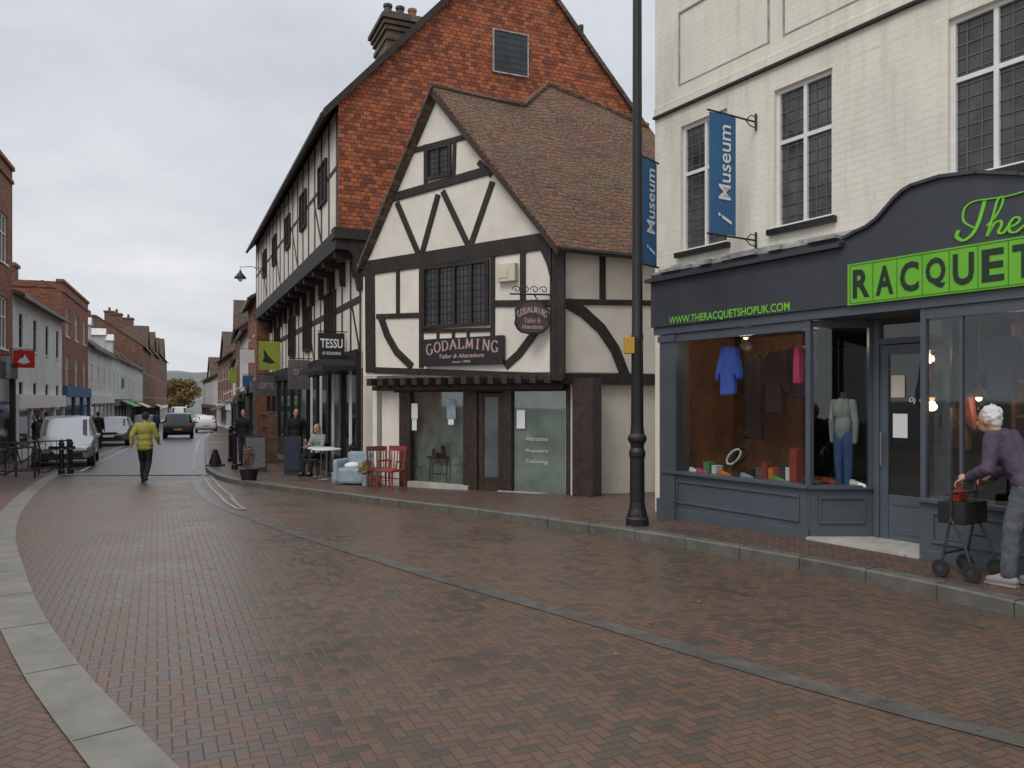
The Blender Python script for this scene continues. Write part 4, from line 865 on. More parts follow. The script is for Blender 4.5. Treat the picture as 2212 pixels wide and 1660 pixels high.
# ---------------- generic houses
def house(name,label,fac,a0,a1,zt,wm,depth=9,roof='gable',rm='darkroof',rh=3,rows=(),cols=3,ww=.9,shop=None,frm='wframe',glass='gdark',chim=(),group=None,cross=()):
    Yb=fac.pt((a0+a1)/2,0,0).y;zb=zr(fac.pt(a1,0,0).y)-.5;zb2=zr(Yb)
    P=fac.pt((a0+a1)/2,zb2,-depth/2);t=thing(name,label,'building',P,group=group)
    holes=[]
    for (z0,z1) in rows:
        for i in range(cols):
            c=a0+(a1-a0)*(i+.5)/cols;holes.append((c-ww/2,c+ww/2,z0,z1))
    b=B();fac.wall(b,a0,a1,zb,zt,holes,0,.1)
    q=lambda pts:b.faces.new([b.verts.new(p) for p in pts])
    for a in (a0,a1): q([fac.pt(a,zb,0),fac.pt(a,zt,0),fac.pt(a,zt,-depth),fac.pt(a,zb,-depth)])
    q([fac.pt(a0,zb,-depth),fac.pt(a1,zb,-depth),fac.pt(a1,zt,-depth),fac.pt(a0,zt,-depth)])
    if roof=='gable':
        for a in (a0+.01,a1-.01): q([fac.pt(a,zt,0),fac.pt(a,zt+rh,-depth/2),fac.pt(a,zt,-depth)])
    obj('wall',b,wm,t)
    b=B()
    if roof=='gable':
        s=rh/(depth/2)
        prism(b,[fac.pt(a0-.1,zt-.3*s+.1,.3),fac.pt(a1+.1,zt-.3*s+.1,.3),fac.pt(a1+.1,zt+rh+.1,-depth/2),fac.pt(a0-.1,zt+rh+.1,-depth/2)],(0,0,-.14))
        prism(b,[fac.pt(a0-.1,zt-.3*s+.1,-depth-.3),fac.pt(a1+.1,zt-.3*s+.1,-depth-.3),fac.pt(a1+.1,zt+rh+.1,-depth/2),fac.pt(a0-.1,zt+rh+.1,-depth/2)],(0,0,-.14))
    else:
        fac.box(b,a0,a1,zt-.4,zt-.3,-depth+.02,-.25)
    rf=obj('roof',b,rm,t)
    b=B()
    if roof=='gable': fac.box(b,a0,a1,zt-.3*(rh/(depth/2))-.06,zt-.3*(rh/(depth/2))+.06,.28,.38)
    else: fac.box(b,a0-.05,a1+.05,zt-.02,zt+.12,-.28,.08);fac.box(b,a0-.02,a1+.02,zt-.5,zt-.38,-.1,.06)
    obj('eaves' if roof=='gable' else 'parapet_coping',b,'black' if roof=='gable' else wm,t)
    for c,w_ in cross:
        b=B();fac.prism(b,[(c-w_/2,zt-.1),(c+w_/2,zt-.1),(c,zt+rh*.85)],-depth/2,.05);obj('front_gable',b,wm,t)
        b=B()
        for s_ in (-1,1): prism(b,[fac.pt(c+s_*(w_/2+.2),zt-.25,.25),fac.pt(c,zt+rh*.85+.1,.25),fac.pt(c,zt+rh*.85+.1,-depth/2),fac.pt(c+s_*(w_/2+.2),zt-.25,-depth/2)],(0,0,.12))
        obj('gable_roof',b,rm,rf)
    for h in holes: window(fac,t,h[0],h[1],h[2],h[3],-.1,fm=frm,gm=glass,nx=2,ny=2,fw=.06,bar_=.025,sill=.14)
    if shop:
        b=B();z=zb2+shop[1];fac.box(b,a0+.15,a1-.15,z-.55,z,.0,.2);n=max(2,int((a1-a0)/2.6))
        for i in range(n+1): a=a0+.15+(a1-a0-.45)*i/n;fac.box(b,a,a+.15,zb,z-.55,.0,.14)
        fac.box(b,a0+.15,a1-.15,zb,zb2+.4,.0,.1);obj('shopfront',b,shop[0],t)
        for i in range(n):
            b=B();a=a0+.3+(a1-a0-.45)*i/n;fac.box(b,a,a+(a1-a0-.45)/n-.15,zb2+.4,z-.55,.0,.05);obj('shop_window',b,'gdark',t)
        if len(shop)>2:
            b=B();a=a0+(a1-a0)*.3;c_=a0+(a1-a0)*.7;prism(b,[fac.pt(a,z-.1,.22),fac.pt(c_,z-.1,.22),fac.pt(c_,z-.6,1.3),fac.pt(a,z-.6,1.3)],(0,0,-.04));obj('awning',b,shop[2],t)
    for c,d_,h,s in chim:
        b=B();P=fac.pt(c,0,d_);r_=math.atan2(fac.d.y,fac.d.x);z=zt+rh*(1-abs(-d_-depth/2)/(depth/2)) if roof=='gable' else zt
        box(b,V((P.x,P.y,z+h/2-.3)),(s,s*.7,h+.6),r_);box(b,V((P.x,P.y,z+h)),(s+.2,s*.7+.2,.2),r_)
        for k in (-.25,.25): lathe(b,V((P.x,P.y,z+h+.1))+fac.d*k*s,[(.14,0),(.12,.5)],8)
        obj('chimney',b,'brick2',rf)
    return t,rf
LF=Fac((-14.66,20),(-.393,1),1)
if LF.n.x<0:LF.n*=-1
ly=lambda Y:(Y-20)*1.0745
house('red_brick_building','tall dark red brick building with moulded parapet at the left edge',LF,ly(14),ly(29),9.95,'brick',9,'flat',rows=((3.4,5.2),(6.4,8.1)),cols=6,ww=1.1,shop=('signblack',3.4))
house('white_townhouse','white rendered house with dark eaves and black windows beside the tall brick building',LF,ly(29.1),ly(39.5),5.55,'render2',8,'gable','slate',1.2,rows=((.9,2.3),(3.6,4.9)),cols=4,ww=.75,frm='black',shop=('wframe',2.5))
house('orange_brick_building','flat-topped orange brick building with bright blue shopfront',LF,ly(39.6),ly(48.8),7.5,'brick',16,'flat',rows=((2.2,3.9),(4.9,6.3)),cols=3,ww=1.2,shop=('bluefront',3.1))
house('white_terrace','low white terrace house with brown tiled roof beside the flat-topped orange brick block',LF,ly(48.9),ly(62),5.1,'render2',9,'gable','darkroof',3.4,rows=((2.6,3.9),),cols=4,shop=('wframe',2.9),chim=((ly(50),-4.5,1.3,1.3),(ly(61),-4.5,1.4,1.2)))
house('white_terrace','white terrace house with green shop sign and brown tiled roof',LF,ly(62.1),ly(78),5.2,'render2',9,'gable','darkroof',2.6,rows=((2.4,3.8),),cols=5,shop=('signgrey',2.9,'brightgreen'),chim=((ly(70),-4.5,1.2,1.2),))
house('white_terrace','farthest pale terrace house before the tall gabled brick houses',LF,ly(78.1),ly(96),5.3,'render2',9,'gable','darkroof',3.2,rows=((2.2,3.6),),cols=5,shop=('black',2.9,'cream'),chim=((ly(86),-4.5,2,1.6),))
house('brick_house','tall dull brick house with two chimneys behind the white terrace',LF,ly(96.1),ly(112),8.2,'brick2',10,'gable','darkroof',3.4,rows=((2.,3.8),(5,6.8)),cols=5,ww=1.2,shop=('signblack',3),chim=((ly(98),-3,1.8,1.6),(ly(110),-5,2,1.6)),cross=((ly(104),6),))
house('brick_house','smaller orange brick house far down the left side of the street',LF,ly(112.1),ly(135),8.7,'brick',10,'gable','darkroof',3.4,rows=((2.,3.8),(5,6.8)),cols=5,ww=1.4,shop=('signblack',3,'cream'),chim=((ly(125),-5,2,1.8),(ly(114),-3,2.4,1.8)),cross=((ly(119),7),(ly(130),6)))
house('brick_house','last dark brick house on the left where the street bends',LF,ly(135.1),ly(168),9.6,'brick2',10,'gable','darkroof',4,rows=((2.,3.8),(5,6.8)),cols=6,ww=1.5,shop=('wframe',3),chim=((ly(140),-5,2,1.8),(ly(158),-4,2.4,2)),cross=((ly(150),9),))
for Yd in (54,58,67,73):
    nm=[o for o in bpy.data.objects if o.name.startswith('white_terrace')][0 if Yd<62 else 1]
    b=B();a=ly(Yd);LF.box(b,a-.6,a+.6,5.9,7.0,-2.6,-1.0);LF.prism(b,[(a-.75,7.0),(a+.75,7.0),(a,7.6)],-3.2,-.9);obj('dormer',b,'render2',nm)
RF=Fac((-11.35,35.4),(-17.1+11.35,50-35.4),1)
if RF.n.x>0:RF.n*=-1
house('orange_brick_house','narrow orange brick house adjoining the long timbered building',RF,.1,6.5,6.3,'brick',8,'gable','darkroof',2.2,rows=((2.6,3.9),(4.6,5.6)),cols=2,shop=('signgrey',3.2,'cream'))
house('pale_house','pale house with dark roof on the right side of the far street',RF,6.6,15.6,5.4,'render2',8,'gable','darkroof',2.4,rows=((2.4,3.7),),cols=4,shop=('black',2.9,'awning'),chim=((8,-4,1.4,1.2),(14,-4,1.2,1.2)))
RF2=Fac((-17.2,50.2),(-26.3+17.2,75-50.2),1)
if RF2.n.x>0:RF2.n*=-1
house('brick_house','red brick house with chimney on the right of the far street',RF2,.1,12,6.2,'brick2',8,'gable','darkroof',2.6,rows=((2.,3.5),(4.2,5.4)),cols=4,shop=('signgrey',2.9,'cream'),chim=((1.5,-4,1.8,1.4),(10,-4,1.6,1.3)),cross=((6,5),))
house('white_fronted_house','white fronted house farther along the right of the street',RF2,12.1,26.2,4.8,'render2',8,'gable','darkroof',2.6,rows=((2.,3.4),),cols=5,shop=('black',2.7,'bluefront'),chim=((20,-4,1.6,1.4),))
RF3=Fac((-26.4,75.3),(-50.5+26.4,130-75.3),1)
if RF3.n.x>0:RF3.n*=-1
house('brick_house','distant orange brick house on the right near the street bend',RF3,.1,22,6.2,'brick2',9,'gable','darkroof',3.0,rows=((1.6,2.8),(3.8,5.2)),cols=6,ww=1.3,shop=('wframe',2.6,'awning'),chim=((5,-4,2,1.6),(18,-4,2,1.6)),cross=((11,8),))
house('brick_house','farthest brown brick house on the right before the hill',RF3,22.1,60,4.8,'render2',9,'gable','darkroof',3,rows=((2.,3.6),),cols=8,ww=1.5,shop=('signgrey',2.8),chim=((30,-4,2,1.8),(48,-4,2.2,1.8)),cross=((38,8),))
f,sb,rs,w,z0,z1=psign(LF,.05,27,75,757,795,'hanging_sign','square red hanging sign with white flame emblem on the left houses','santred')
c=((.02+w)/2,(z0+z1)/2);b=B();f.prism(b,[(c[0]+x,c[1]+z) for x,z in ((-.2,-.12),(0,-.19),(.2,-.12),(.12,0),(.03,.17),(-.03,.02),(-.1,.03))],.02,.03);obj('emblem',b,'whitetext',sb)
psign(LF,.05,2,22,770,818,'hanging_sign','pale green hanging sign at the far left edge','paleblue')
psign(LF,.2,268,240,818,840,'hanging_sign','small green projecting sign on the white terrace','brightgreen')
for i,(x0,x1,y0,y1,m,l) in enumerate(((551,518,756,784,'wframe','white projecting sign on the far right side of the street'),(549,524,812,836,'bluefront','blue projecting sign on the far right side of the street'),(512,494,800,828,'signgreen','small dull green projecting sign farthest along the right side'))):
    psign(RF,.0,x0,x1,y0,y1,'hanging_sign',l,m)
# ---------------- hills and trees
b=B();nx,ny=80,16;rows=[]
for j in range(ny+1):
    y=300+j*50;r=[]
    for i in range(nx+1):
        x=-700+i*17.5;h=(44*math.exp(-((y-750)/260.)**2))*(.8+.3*noise.noise(V((x*.006,y*.004,2))))+4*noise.noise(V((x*.05,y*.05,1)))
        r.append(b.verts.new((x,y,-6+h)))
    rows.append(r)
for r,s in zip(rows,rows[1:]):
    for i in range(nx): b.faces.new((r[i],r[i+1],s[i+1],s[i]))
M['hill']=simple('hill_grass',(.16,.18,.165),.95,.5,.04,0,0);struct(obj('hill',b,'hill',smooth=2))
def tree(x,y,h,cr,label,leaf,n=1400,group=None):
    z=zr(y);t=thing('tree',label,'tree',(x,y,z),group=group,local=True);rr=random.Random(int(abs(x*7+y)))
    b=B();tube(b,[(0,0,-.3),(.1,0,h*.25),(0,.1,h*.5),(.2,.1,h*.8)],[h*.035,h*.028,h*.02,h*.006],8)
    for k in range(7):
        an=k*2.4;z0=h*(.3+.07*k);tube(b,[(0,0,z0),(math.cos(an)*cr*.4,math.sin(an)*cr*.4,z0+h*.12),(math.cos(an)*cr*.8,math.sin(an)*cr*.8,z0+h*.2)],[h*.014,h*.009,h*.003],5)
    obj('trunk',b,'bark',t,local=True)
    b=B();cl=[]
    for k in range(22):
        an=rr.uniform(0,6.28);q_=rr.random()**.5*cr*.8;zz=h*rr.uniform(.38,.92);q_*=math.sqrt(max(.1,1-((zz/h-.6)/.42)**2));cl.append((V((math.cos(an)*q_,math.sin(an)*q_,zz)),cr*rr.uniform(.22,.42)))
    for k in range(n):
        c,s=rr.choice(cl);d=V((rr.gauss(0,1),rr.gauss(0,1),rr.gauss(0,1))).normalized()*s*rr.uniform(.6,1.05);p=c+d
        u=V((rr.gauss(0,1),rr.gauss(0,1),rr.gauss(0,1))).normalized();w=u.cross(d).normalized() if u.cross(d).length>1e-3 else V((1,0,0));e=cr*.055*rr.uniform(.7,1.5)
        b.faces.new([b.verts.new(p+u*e),b.verts.new(p+w*e),b.verts.new(p-u*e),b.verts.new(p-w*e)])
    obj('crown',b,leaf,t,local=True);return t
tree(-95,230,11,5,'autumn yellow tree at the end of the street','leafy',2500)
tree(-107,250,11,5.5,'dark green tree left of the yellow tree at the street end','leafg',2000)
tree(-85,238,9.5,5,'green tree right of the yellow tree at the street end','leafg',2000)
tree(-101,242,9,5,'rust brown tree just behind the yellow tree','leafr',2000)
for i in range(12): tree(-190+i*17,330+R.uniform(-30,40),R.uniform(9,15),8,'distant %s tree in the row below the hill'%('brown autumn' if i%3==1 else 'green'),'leafr' if i%3==1 else 'leafg',1000,'brown trees below the hill' if i%3==1 else 'green trees below the hill')
# ---------------- cars
def car(label,x,y,rot,paint,L=4.3,Wd=1.78,H=1.5,van=False):
    t=thing('parked_car',label,'car',(x,y,zr(y)+.01),rot,local=True);w=Wd/2
    st=[(.5,.5,.62,.8,None),(.475,.32,.72,.92,None),(.4,.25,.84,.98,None),(.26,.22,.96,1,None),(.1,.22,.98,1,H-.08),(-.06,.22,.99,1,H),(-.34,.22,1.0,1,H-.05),(-.46,.28,1.0,.97,1.12),(-.5,.45,.8,.9,None)]
    if van: st=[(.5,.5,.75,.85,None),(.47,.32,.95,.95,None),(.4,.25,1.1,.99,None),(.34,.22,1.2,1,None),(.22,.22,1.22,1,H-.06),(-.1,.22,1.2,1,H),(-.44,.22,1.2,1,H-.02),(-.49,.28,1.2,.98,H-.1),(-.5,.45,.8,.95,None)]
    b=B();rings=[]
    for sx,zb,zb2,ws,zr_ in st:
        W_=w*ws;zm=min(.62,zb2-.08);top=zr_ if zr_ else zb2+.03;wr=W_*.76 if zr_ and zr_>1.1 else W_*.8
        half=[(W_*.86,zb),(W_,max(zb+.08,.38)),(W_,zm),(W_*.97,zb2),(wr,top),(wr*.5,top+.035)]
        rings.append([V((sx*L,-a,z)) for a,z in half]+[V((sx*L,a,z)) for a,z in half[::-1]])
    vr=[[b.verts.new(p) for p in r] for r in rings];n=12
    for r,s in zip(vr,vr[1:]):
        for k in range(n): b.faces.new((r[k],r[(k+1)%n],s[(k+1)%n],s[k]))
    b.faces.new(vr[0]);b.faces.new(vr[-1][::-1])
    obj('body',b,paint,t,local=True,smooth=True,bev=.035)
    def panel(name,quads,mat,off=.014,sh=.07):
        b=B()
        for qd in quads:
            c=sum(qd,V())/len(qd);nn=(qd[1]-qd[0]).cross(qd[2]-qd[0]).normalized()
            if nn.dot(c-V((0,0,.8)))<0:nn=-nn
            prism(b,[p+(c-p)*sh+nn*off for p in qd],-nn*.01)
        return obj(name,b,mat,t,local=True)
    r=rings
    panel('windscreen',[[r[3][4],r[3][7],r[4][7],r[4][4]]],'gdark');panel('rear_window',[[r[6][4],r[6][7],r[7][7],r[7][4]]],'gdark')
    for a,b_ in ((3,4),(8,7)):
        panel('side_windows',[[r[i][a],r[i+1][a],r[i+1][b_],r[i][b_]] for i in ((4,5) if van is False else (3,))],'gdark')
    f=L/2
    for s in(-1,1):
        b=B();prism(b,[V((f*.965,s*w*.48,.6)),V((f*.94,s*w*.9,.63)),V((f*.9,s*w*.95,.8)),V((f*.955,s*w*.5,.73))],(.05,0,0));obj('headlight',b,'lampglass',t,local=True,bev=.01)
        b=B();box(b,V((-f*.97,s*w*.8,.82)),(.08,.22,.3));obj('tail_light',b,'taillight',t,local=True,bev=.02)
        b=B();box(b,V((L*.19,s*(w+.08),1.0)),(.1,.16,.12));obj('wing_mirror',b,paint,t,local=True,bev=.03)
    b=B();box(b,V((f+.005,0,.42)),(.05,w*1.3,.14));box(b,V((f*.99,0,.66)),(.05,w*.85,.11));obj('grille',b,'rubber',t,local=True)
    for s,xx in((1,f+.035),(-1,-f-.01)):
        b=B();box(b,V((xx,0,.52 if s>0 else .62)),(.02,.5,.11));obj('number_plate',b,'paper' if s>0 else 'yellow',t,local=True)
    rot90=Matrix.Rotation(math.pi/2,3,'X')
    for sx in (.31,-.31):
        for s in(-1,1):
            b=B();c=V((sx*L,s*(w-.1),.32));lathe(b,c+V((0,.11,0)),[(.2,0),(.31,.0),(.325,.03),(.325,.19),(.31,.22),(.2,.22)],20,rot90);wh_=obj('wheel',b,'rubber',t,local=True)
            b=B();lathe(b,c+V((0,.112,0)),[(.05,0),(.2,.0),(.21,.224),(.05,.224)],12,rot90);obj('rim',b,'rim',wh_,local=True)
    return t
sd=math.atan2(1,-.393)
car('silver hatchback parked at the left kerb, nearest of the cars',-15.3,27.4,sd+math.pi+.06,'silver_paint',4.1,1.78,1.62)
car('grey saloon car facing the camera behind the silver hatchback',-21.3,42.5,sd+math.pi,'grey_paint',4.4,1.8,1.45)
car('dark car driving away in the middle of the street',-22.6,54,sd,'dark_paint',4.3,1.85,1.65)
car('small white car at the right side of the far street',-26.9,70,sd,'white_paint',4.0,1.75,1.42)
car('white van far along the left of the street',-37.6,90,sd+math.pi,'white_paint',5,2,2.3,van=True)
car('distant silver car behind the small white car',-36.0,92,sd,'silver_paint',4,1.75,1.45)
car('grey car parked outside the white terrace',-30.5,66,sd+math.pi,'dark_paint',4.2,1.78,1.5)
# ---------------- people
def spine_rot(v): 
    return V((0,0,1)).rotation_difference(v.normalized()).to_matrix()
def hand(b,w,d,up,curl=.6,side=1):
    d=d.normalized();up=up.normalized();s=d.cross(up).normalized()*side
    ell(b,w+d*.045,(.036,.036,.046));
    for i,(o,l) in enumerate(((-.028,.065),(-.01,.075),(.01,.07),(.028,.055))):
        p=w+d*.08+s*o;q_=p+(d*math.cos(curl)-up*math.sin(curl))*l*.55;r_=q_+(d*math.cos(curl*2.4)-up*math.sin(curl*2.4))*l*.5
        tube(b,[w+d*.04+s*o*.6,p,q_,r_],[.011,.0105,.0095,.008],6,True)
    p=w+d*.025-s*.03;tube(b,[p,p-s*.03+d*.025-up*.01,p-s*.035+d*.055-up*.03],[.013,.011,.009],6,True)
def figure(label,loc,rotz,J=None,s=1.,vox=.018,jm='black_cloth',tm='black_cloth',sm='black',hm='dark_hair',hair='short',hands=True,coat=0,fat=1.,group=None,name='person'):
    j=dict(pel=(0,0,.95),wa=(0,.0,1.1),ch=(0,.01,1.32),nk=(0,.0,1.48),hd=(0,.03,1.635),
      sl=(-.18,0,1.42),sr=(.18,0,1.42),el=(-.24,-.02,1.14),er=(.24,-.02,1.14),wl=(-.24,.08,.9),wr=(.24,.08,.9),
      hl=(-.09,0,.92),hr=(.09,0,.92),kl=(-.1,.03,.5),kr=(.1,.03,.5),al=(-.1,0,.09),ar=(.1,0,.09))
    j.update(J or {});j={k:V(v)*s for k,v in j.items()}
    t=thing(name,label,'person',loc,rotz,group=group,local=True)
    sp=j['nk']-j['pel'];Rm=spine_rot(sp);hv=j['hd']-j['nk'];Rh=spine_rot(V((hv.x*.5,hv.y*.3,hv.z)))
    def fin(o,v=vox,sm_=4):
        m=o.modifiers.new('r','REMESH');m.mode='VOXEL';m.voxel_size=v;m.use_smooth_shade=True
        m=o.modifiers.new('s','SMOOTH');m.factor=.5;m.iterations=sm_;return o
    def folds(o,st=.012,sc=.09):
        tx=bpy.data.textures.get('cloth_folds') or bpy.data.textures.new('cloth_folds','CLOUDS');tx.noise_scale=sc
        m=o.modifiers.new('f','DISPLACE');m.texture=tx;m.strength=st*2;m.mid_level=.5
    def torso(b,g):
        ell(b,j['pel'],(.155*s*fat+g,.105*s*fat+g,.13*s+g),Rm);ell(b,j['wa'],(.14*s*fat+g,.1*s*fat+g,.16*s+g),Rm);ell(b,j['ch'],(.165*s*fat+g,.11*s*fat+g,.17*s+g),Rm)
    b=B();torso(b,-.015)
    for q_ in 'lr':
        tube(b,[j['ch'],j['s'+q_]],[.07*s,.055*s],8,True);tube(b,[j['s'+q_],j['e'+q_],j['w'+q_]],[.05*s,.038*s,.027*s],10,True)
        tube(b,[j['h'+q_],j['k'+q_],j['a'+q_]],[.08*s,.052*s,.036*s],10,True)
        tube(b,[j['a'+q_],j['a'+q_]+V((0,.12,-.05))*s],[.04*s,.03*s],8,True)
        if hands: hand(b,j['w'+q_],j['w'+q_]-j['e'+q_]+V((0,.02,0)),V((1 if q_=='l' else -1,0,.2)) if 'grip' not in (J or {}) else V((0,.3,1)),.6,1 if q_=='l' else -1)
    tube(b,[j['ch'],j['nk'],j['hd']],[.07*s,.052*s,.05*s],10,True)
    ell(b,j['hd']+V((0,-.008,.01))*s,(.074*s,.092*s,.105*s),Rh,3);ell(b,j['hd']+Rh@V((0,.03,-.06))*s,(.052*s,.055*s,.06*s),Rh)
    ell(b,j['hd']+Rh@V((0,.095,-.02))*s,(.013*s,.02*s,.026*s),Rh);ell(b,j['hd']+Rh@V((0,.083,-.062))*s,(.026*s,.01*s,.01*s),Rh)
    for e in(-1,1): ell(b,j['hd']+Rh@V((.076*e,-.002,-.015))*s,(.012*s,.022*s,.032*s),Rh)
    fin(obj('body',b,'skin',t,local=True,smooth=2),min(vox,.009),2)
    b=B()
    for e in(-1,1): ell(b,j['hd']+Rh@V((.03*e,.082,.012))*s,(.012*s,.008*s,.008*s),Rh)
    obj('eyes',b,'dark_hair',t,local=True,smooth=2)
    b=B();torso(b,.022)
    for q_ in 'lr':
        tube(b,[j['ch'],j['s'+q_]],[.1*s,.078*s],10,True)
        e=j['w'+q_]+(j['e'+q_]-j['w'+q_]).normalized()*.03
        tube(b,[j['s'+q_],j['s'+q_].lerp(j['e'+q_],.5),j['e'+q_],e],[.076*s,.068*s,.06*s,.046*s],12,True)
    tube(b,[j['ch'],j['nk']-V((0,0,.02))*s],[.1*s,.07*s],10,True)
    lo=j['pel']-Rm@V((0,0,.12+coat))*s;ell(b,lo+Rm@V((0,0,.04)),(.17*s*fat,.125*s*fat,.1*s+coat*.5),Rm)
    o=fin(obj('jacket',b,jm,t,local=True,smooth=2),vox,3);folds(o)
    b=B();ell(b,j['pel']-V((0,0,.03))*s,(.16*s*fat,.12*s*fat,.13*s),Rm)
    for q_ in 'lr':
        a=j['a'+q_]+(j['k'+q_]-j['a'+q_]).normalized()*.02
        tube(b,[j['h'+q_],j['h'+q_].lerp(j['k'+q_],.5),j['k'+q_],j['k'+q_].lerp(a,.5),a],[.1*s,.09*s,.072*s,.066*s,.062*s],12,True)
    o=fin(obj('trousers',b,tm,t,local=True,smooth=2),vox,3);folds(o)
    for q_ in 'lr':
        b=B();a=j['a'+q_];tube(b,[a+V((0,-.04,-.04))*s,a+V((0,.06,-.045))*s,a+V((0,.15,-.055))*s],[.042*s,.044*s,.032*s],10,True);box(b,a+V((0,.05,-.08))*s,(.08*s,.25*s,.02*s));obj('shoe',b,sm,t,local=True,smooth=True)
    b=B();hc=j['hd']+Rh@V((0,-.03,.035))*s;ell(b,hc,(.08*s,.082*s,.086*s),Rh,3);rr=random.Random(3)
    ell(b,j['hd']+Rh@V((0,-.055,-.03))*s,(.068*s,.045*s,.06*s),Rh)
    for k in range(110):
        d=V((rr.gauss(0,1),rr.gauss(0,1),rr.gauss(0,1))).normalized()
        if d.y>.55 or d.z<-.55: continue
        c_=hc+Rh@V((d.x*.078,d.y*.078,d.z*.084))*s;ell(b,c_,(rr.uniform(.01,.02)*s,rr.uniform(.01,.02)*s,rr.uniform(.014,.026)*s),None,1)
    if hair=='long': ell(b,j['hd']+Rh@V((0,-.05,-.05))*s,(.085*s,.06*s,.13*s),Rh)
    fin(obj('hair',b,hm,t,local=True,smooth=2),.008,1)
    return t
mx=-9.13;my=19.8
figure('person in yellow-green jacket and black trousers walking away up the road',(mx,my,zr(my)),math.radians(14),
 dict(al=(-.06,.12,.09),kl=(-.09,.2,.49),ar=(.07,-.3,.16),kr=(.09,.02,.5),er=(.27,.03,1.15),wr=(.27,.22,1.0),el=(-.28,-.12,1.17),wl=(-.3,-.08,.95),hd=(.01,.06,1.62)),
 vox=.014,jm='yellow_jacket',tm='black_cloth',sm='black',fat=1.14)
ey=6.3;ex=(2212-CX)/F*ey;ez=zp(ey);er=math.radians(34)
figure('white-haired person in purple jacket and grey trousers bending over a wheeled walking frame',(ex,ey,ez),er,
 dict(pel=(0,-.05,.88),wa=(0,.02,1.0),ch=(0,.13,1.15),nk=(0,.21,1.28),hd=(0,.28,1.4),sl=(-.17,.17,1.24),sr=(.17,.17,1.24),el=(-.27,.16,.99),er=(.27,.16,.99),wl=(-.21,.36,.9),wr=(.21,.36,.9),
 hl=(-.09,-.05,.84),hr=(.09,-.05,.84),kl=(-.1,.05,.46),kr=(.1,-.02,.46),al=(-.1,.08,.09),ar=(.1,-.1,.1),grip=(0,0,0)),s=.94,
 vox=.011,jm='purple_jacket',tm='grey_trousers',sm='grey_shoe',hm='white_hair',fat=1.12)
wc=V((ex,ey,ez));t=thing('walking_frame','black wheeled walking frame with basket held by the white-haired person','walking frame',wc,er,local=True)
b=B()
for s in(-1,1):
    x=.2*s
    tube(b,[(x,.34,.82),(x,.42,.83),(x,.46,.76),(x,.47,.5),(x,.54,.12)],.012,8);tube(b,[(x,.47,.5),(x,.36,.3),(x,.3,.1)],.012,8);tube(b,[(x,.37,.32),(x,.5,.32)],.009,6)
for y,z in((.46,.7),(.47,.45),(.53,.2)): tube(b,[(-.2,y,z),(.2,y,z)],.011,6)
obj('frame',b,'darksteel',t,local=True,smooth=True)
for s in(-1,1):
    b=B();tube(b,[(.2*s,.31,.818),(.2*s,.42,.83)],.02,8,True);obj('handle',b,'rubber',t,local=True)
    b=B();tube(b,[(.2*s,.37,.81),(.2*s,.43,.75),(.2*s,.41,.72)],.01,5);obj('brake_lever',b,'red_paint',t,local=True)
    for y in(.3,.55):
        b=B();lathe(b,V((.2*s+.015,y,.075)),[(.03,0),(.07,.0),(.075,.01),(.075,.02),(.07,.03),(.03,.03)],18,Matrix.Rotation(-math.pi/2,3,'Y'));w_=obj('wheel',b,'rubber',t,local=True)
        b=B();lathe(b,V((.2*s+.017,y,.075)),[(.01,0),(.03,.0),(.03,.034),(.01,.034)],12,Matrix.Rotation(-math.pi/2,3,'Y'));obj('hub',b,'darksteel',w_,local=True)
b=B();box(b,V((0,.47,.62)),(.36,.22,.02));box(b,V((0,.58,.54)),(.36,.02,.18));box(b,V((0,.37,.54)),(.36,.02,.18));box(b,V((-.18,.47,.54)),(.02,.22,.18));box(b,V((.18,.47,.54)),(.02,.22,.18));box(b,V((0,.47,.46)),(.36,.22,.02));obj('basket',b,'black_cloth',t,local=True,bev=.01)
b=B();box(b,V((-.05,.48,.675)),(.14,.08,.085));tube(b,[(-.1,.48,.71),(-.08,.48,.76),(-.02,.48,.76),(.0,.48,.71)],.006,5);o=tag(obj('shopping_bag',b,'red_paint',None,bev=.02),'small dark red handbag resting on the walking frame basket','bag')
o.location=wc;o.rotation_euler=(0,0,er)
sit=dict(pel=(0,-.05,.52),wa=(0,-.05,.68),ch=(0,-.02,.9),nk=(0,.02,1.06),hd=(0,.07,1.21),sl=(-.17,0,1.0),sr=(.17,0,1.0),el=(-.23,.1,.75),er=(.23,.1,.75),wl=(-.12,.3,.74),wr=(.12,.32,.74),hl=(-.09,0,.5),hr=(.09,0,.5),kl=(-.12,.42,.5),kr=(.12,.42,.5),al=(-.12,.42,.09),ar=(.12,.45,.09))
def at(x,Y): return (x-CX)/F*Y
figure('person in dark coat standing outside the cafe shopfront',(at(640,22.2),22.2,zp(22.2)),math.radians(200),jm='black_cloth',tm='black_cloth',coat=.15,vox=.02)
figure('blond person in grey top sitting at the white cafe table',(at(688,20.8),20.8,zp(20.8)),math.radians(150),sit,jm='greyknit',tm='black_cloth',hm='blond_hair',hair='long',vox=.02)
figure('person in dark jacket beside the grey pavement board',(at(527,25),25,zp(25)),math.radians(170),jm='black_cloth',tm='navy',vox=.02)
figure('person in dark clothes behind the bicycle racks at far left',(at(78,26),26,zr(26)),math.radians(120),jm='black_cloth',tm='black_cloth',vox=.02)
figure('person in dark coat walking on left pavement behind the silver car',(at(212,38),38,zr(38)),math.radians(10),jm='black_cloth',tm='black_cloth',vox=.025,coat=.1)
figure('small distant person in dark clothes right of the yellow jacket',(at(338,60),60,zr(60)),math.radians(0),jm='navy',tm='black_cloth',vox=.03)
figure('distant person in black standing at the left shopfronts',(at(100,34),34,zr(34)),math.radians(70),jm='navy',tm='black_cloth',vox=.025)
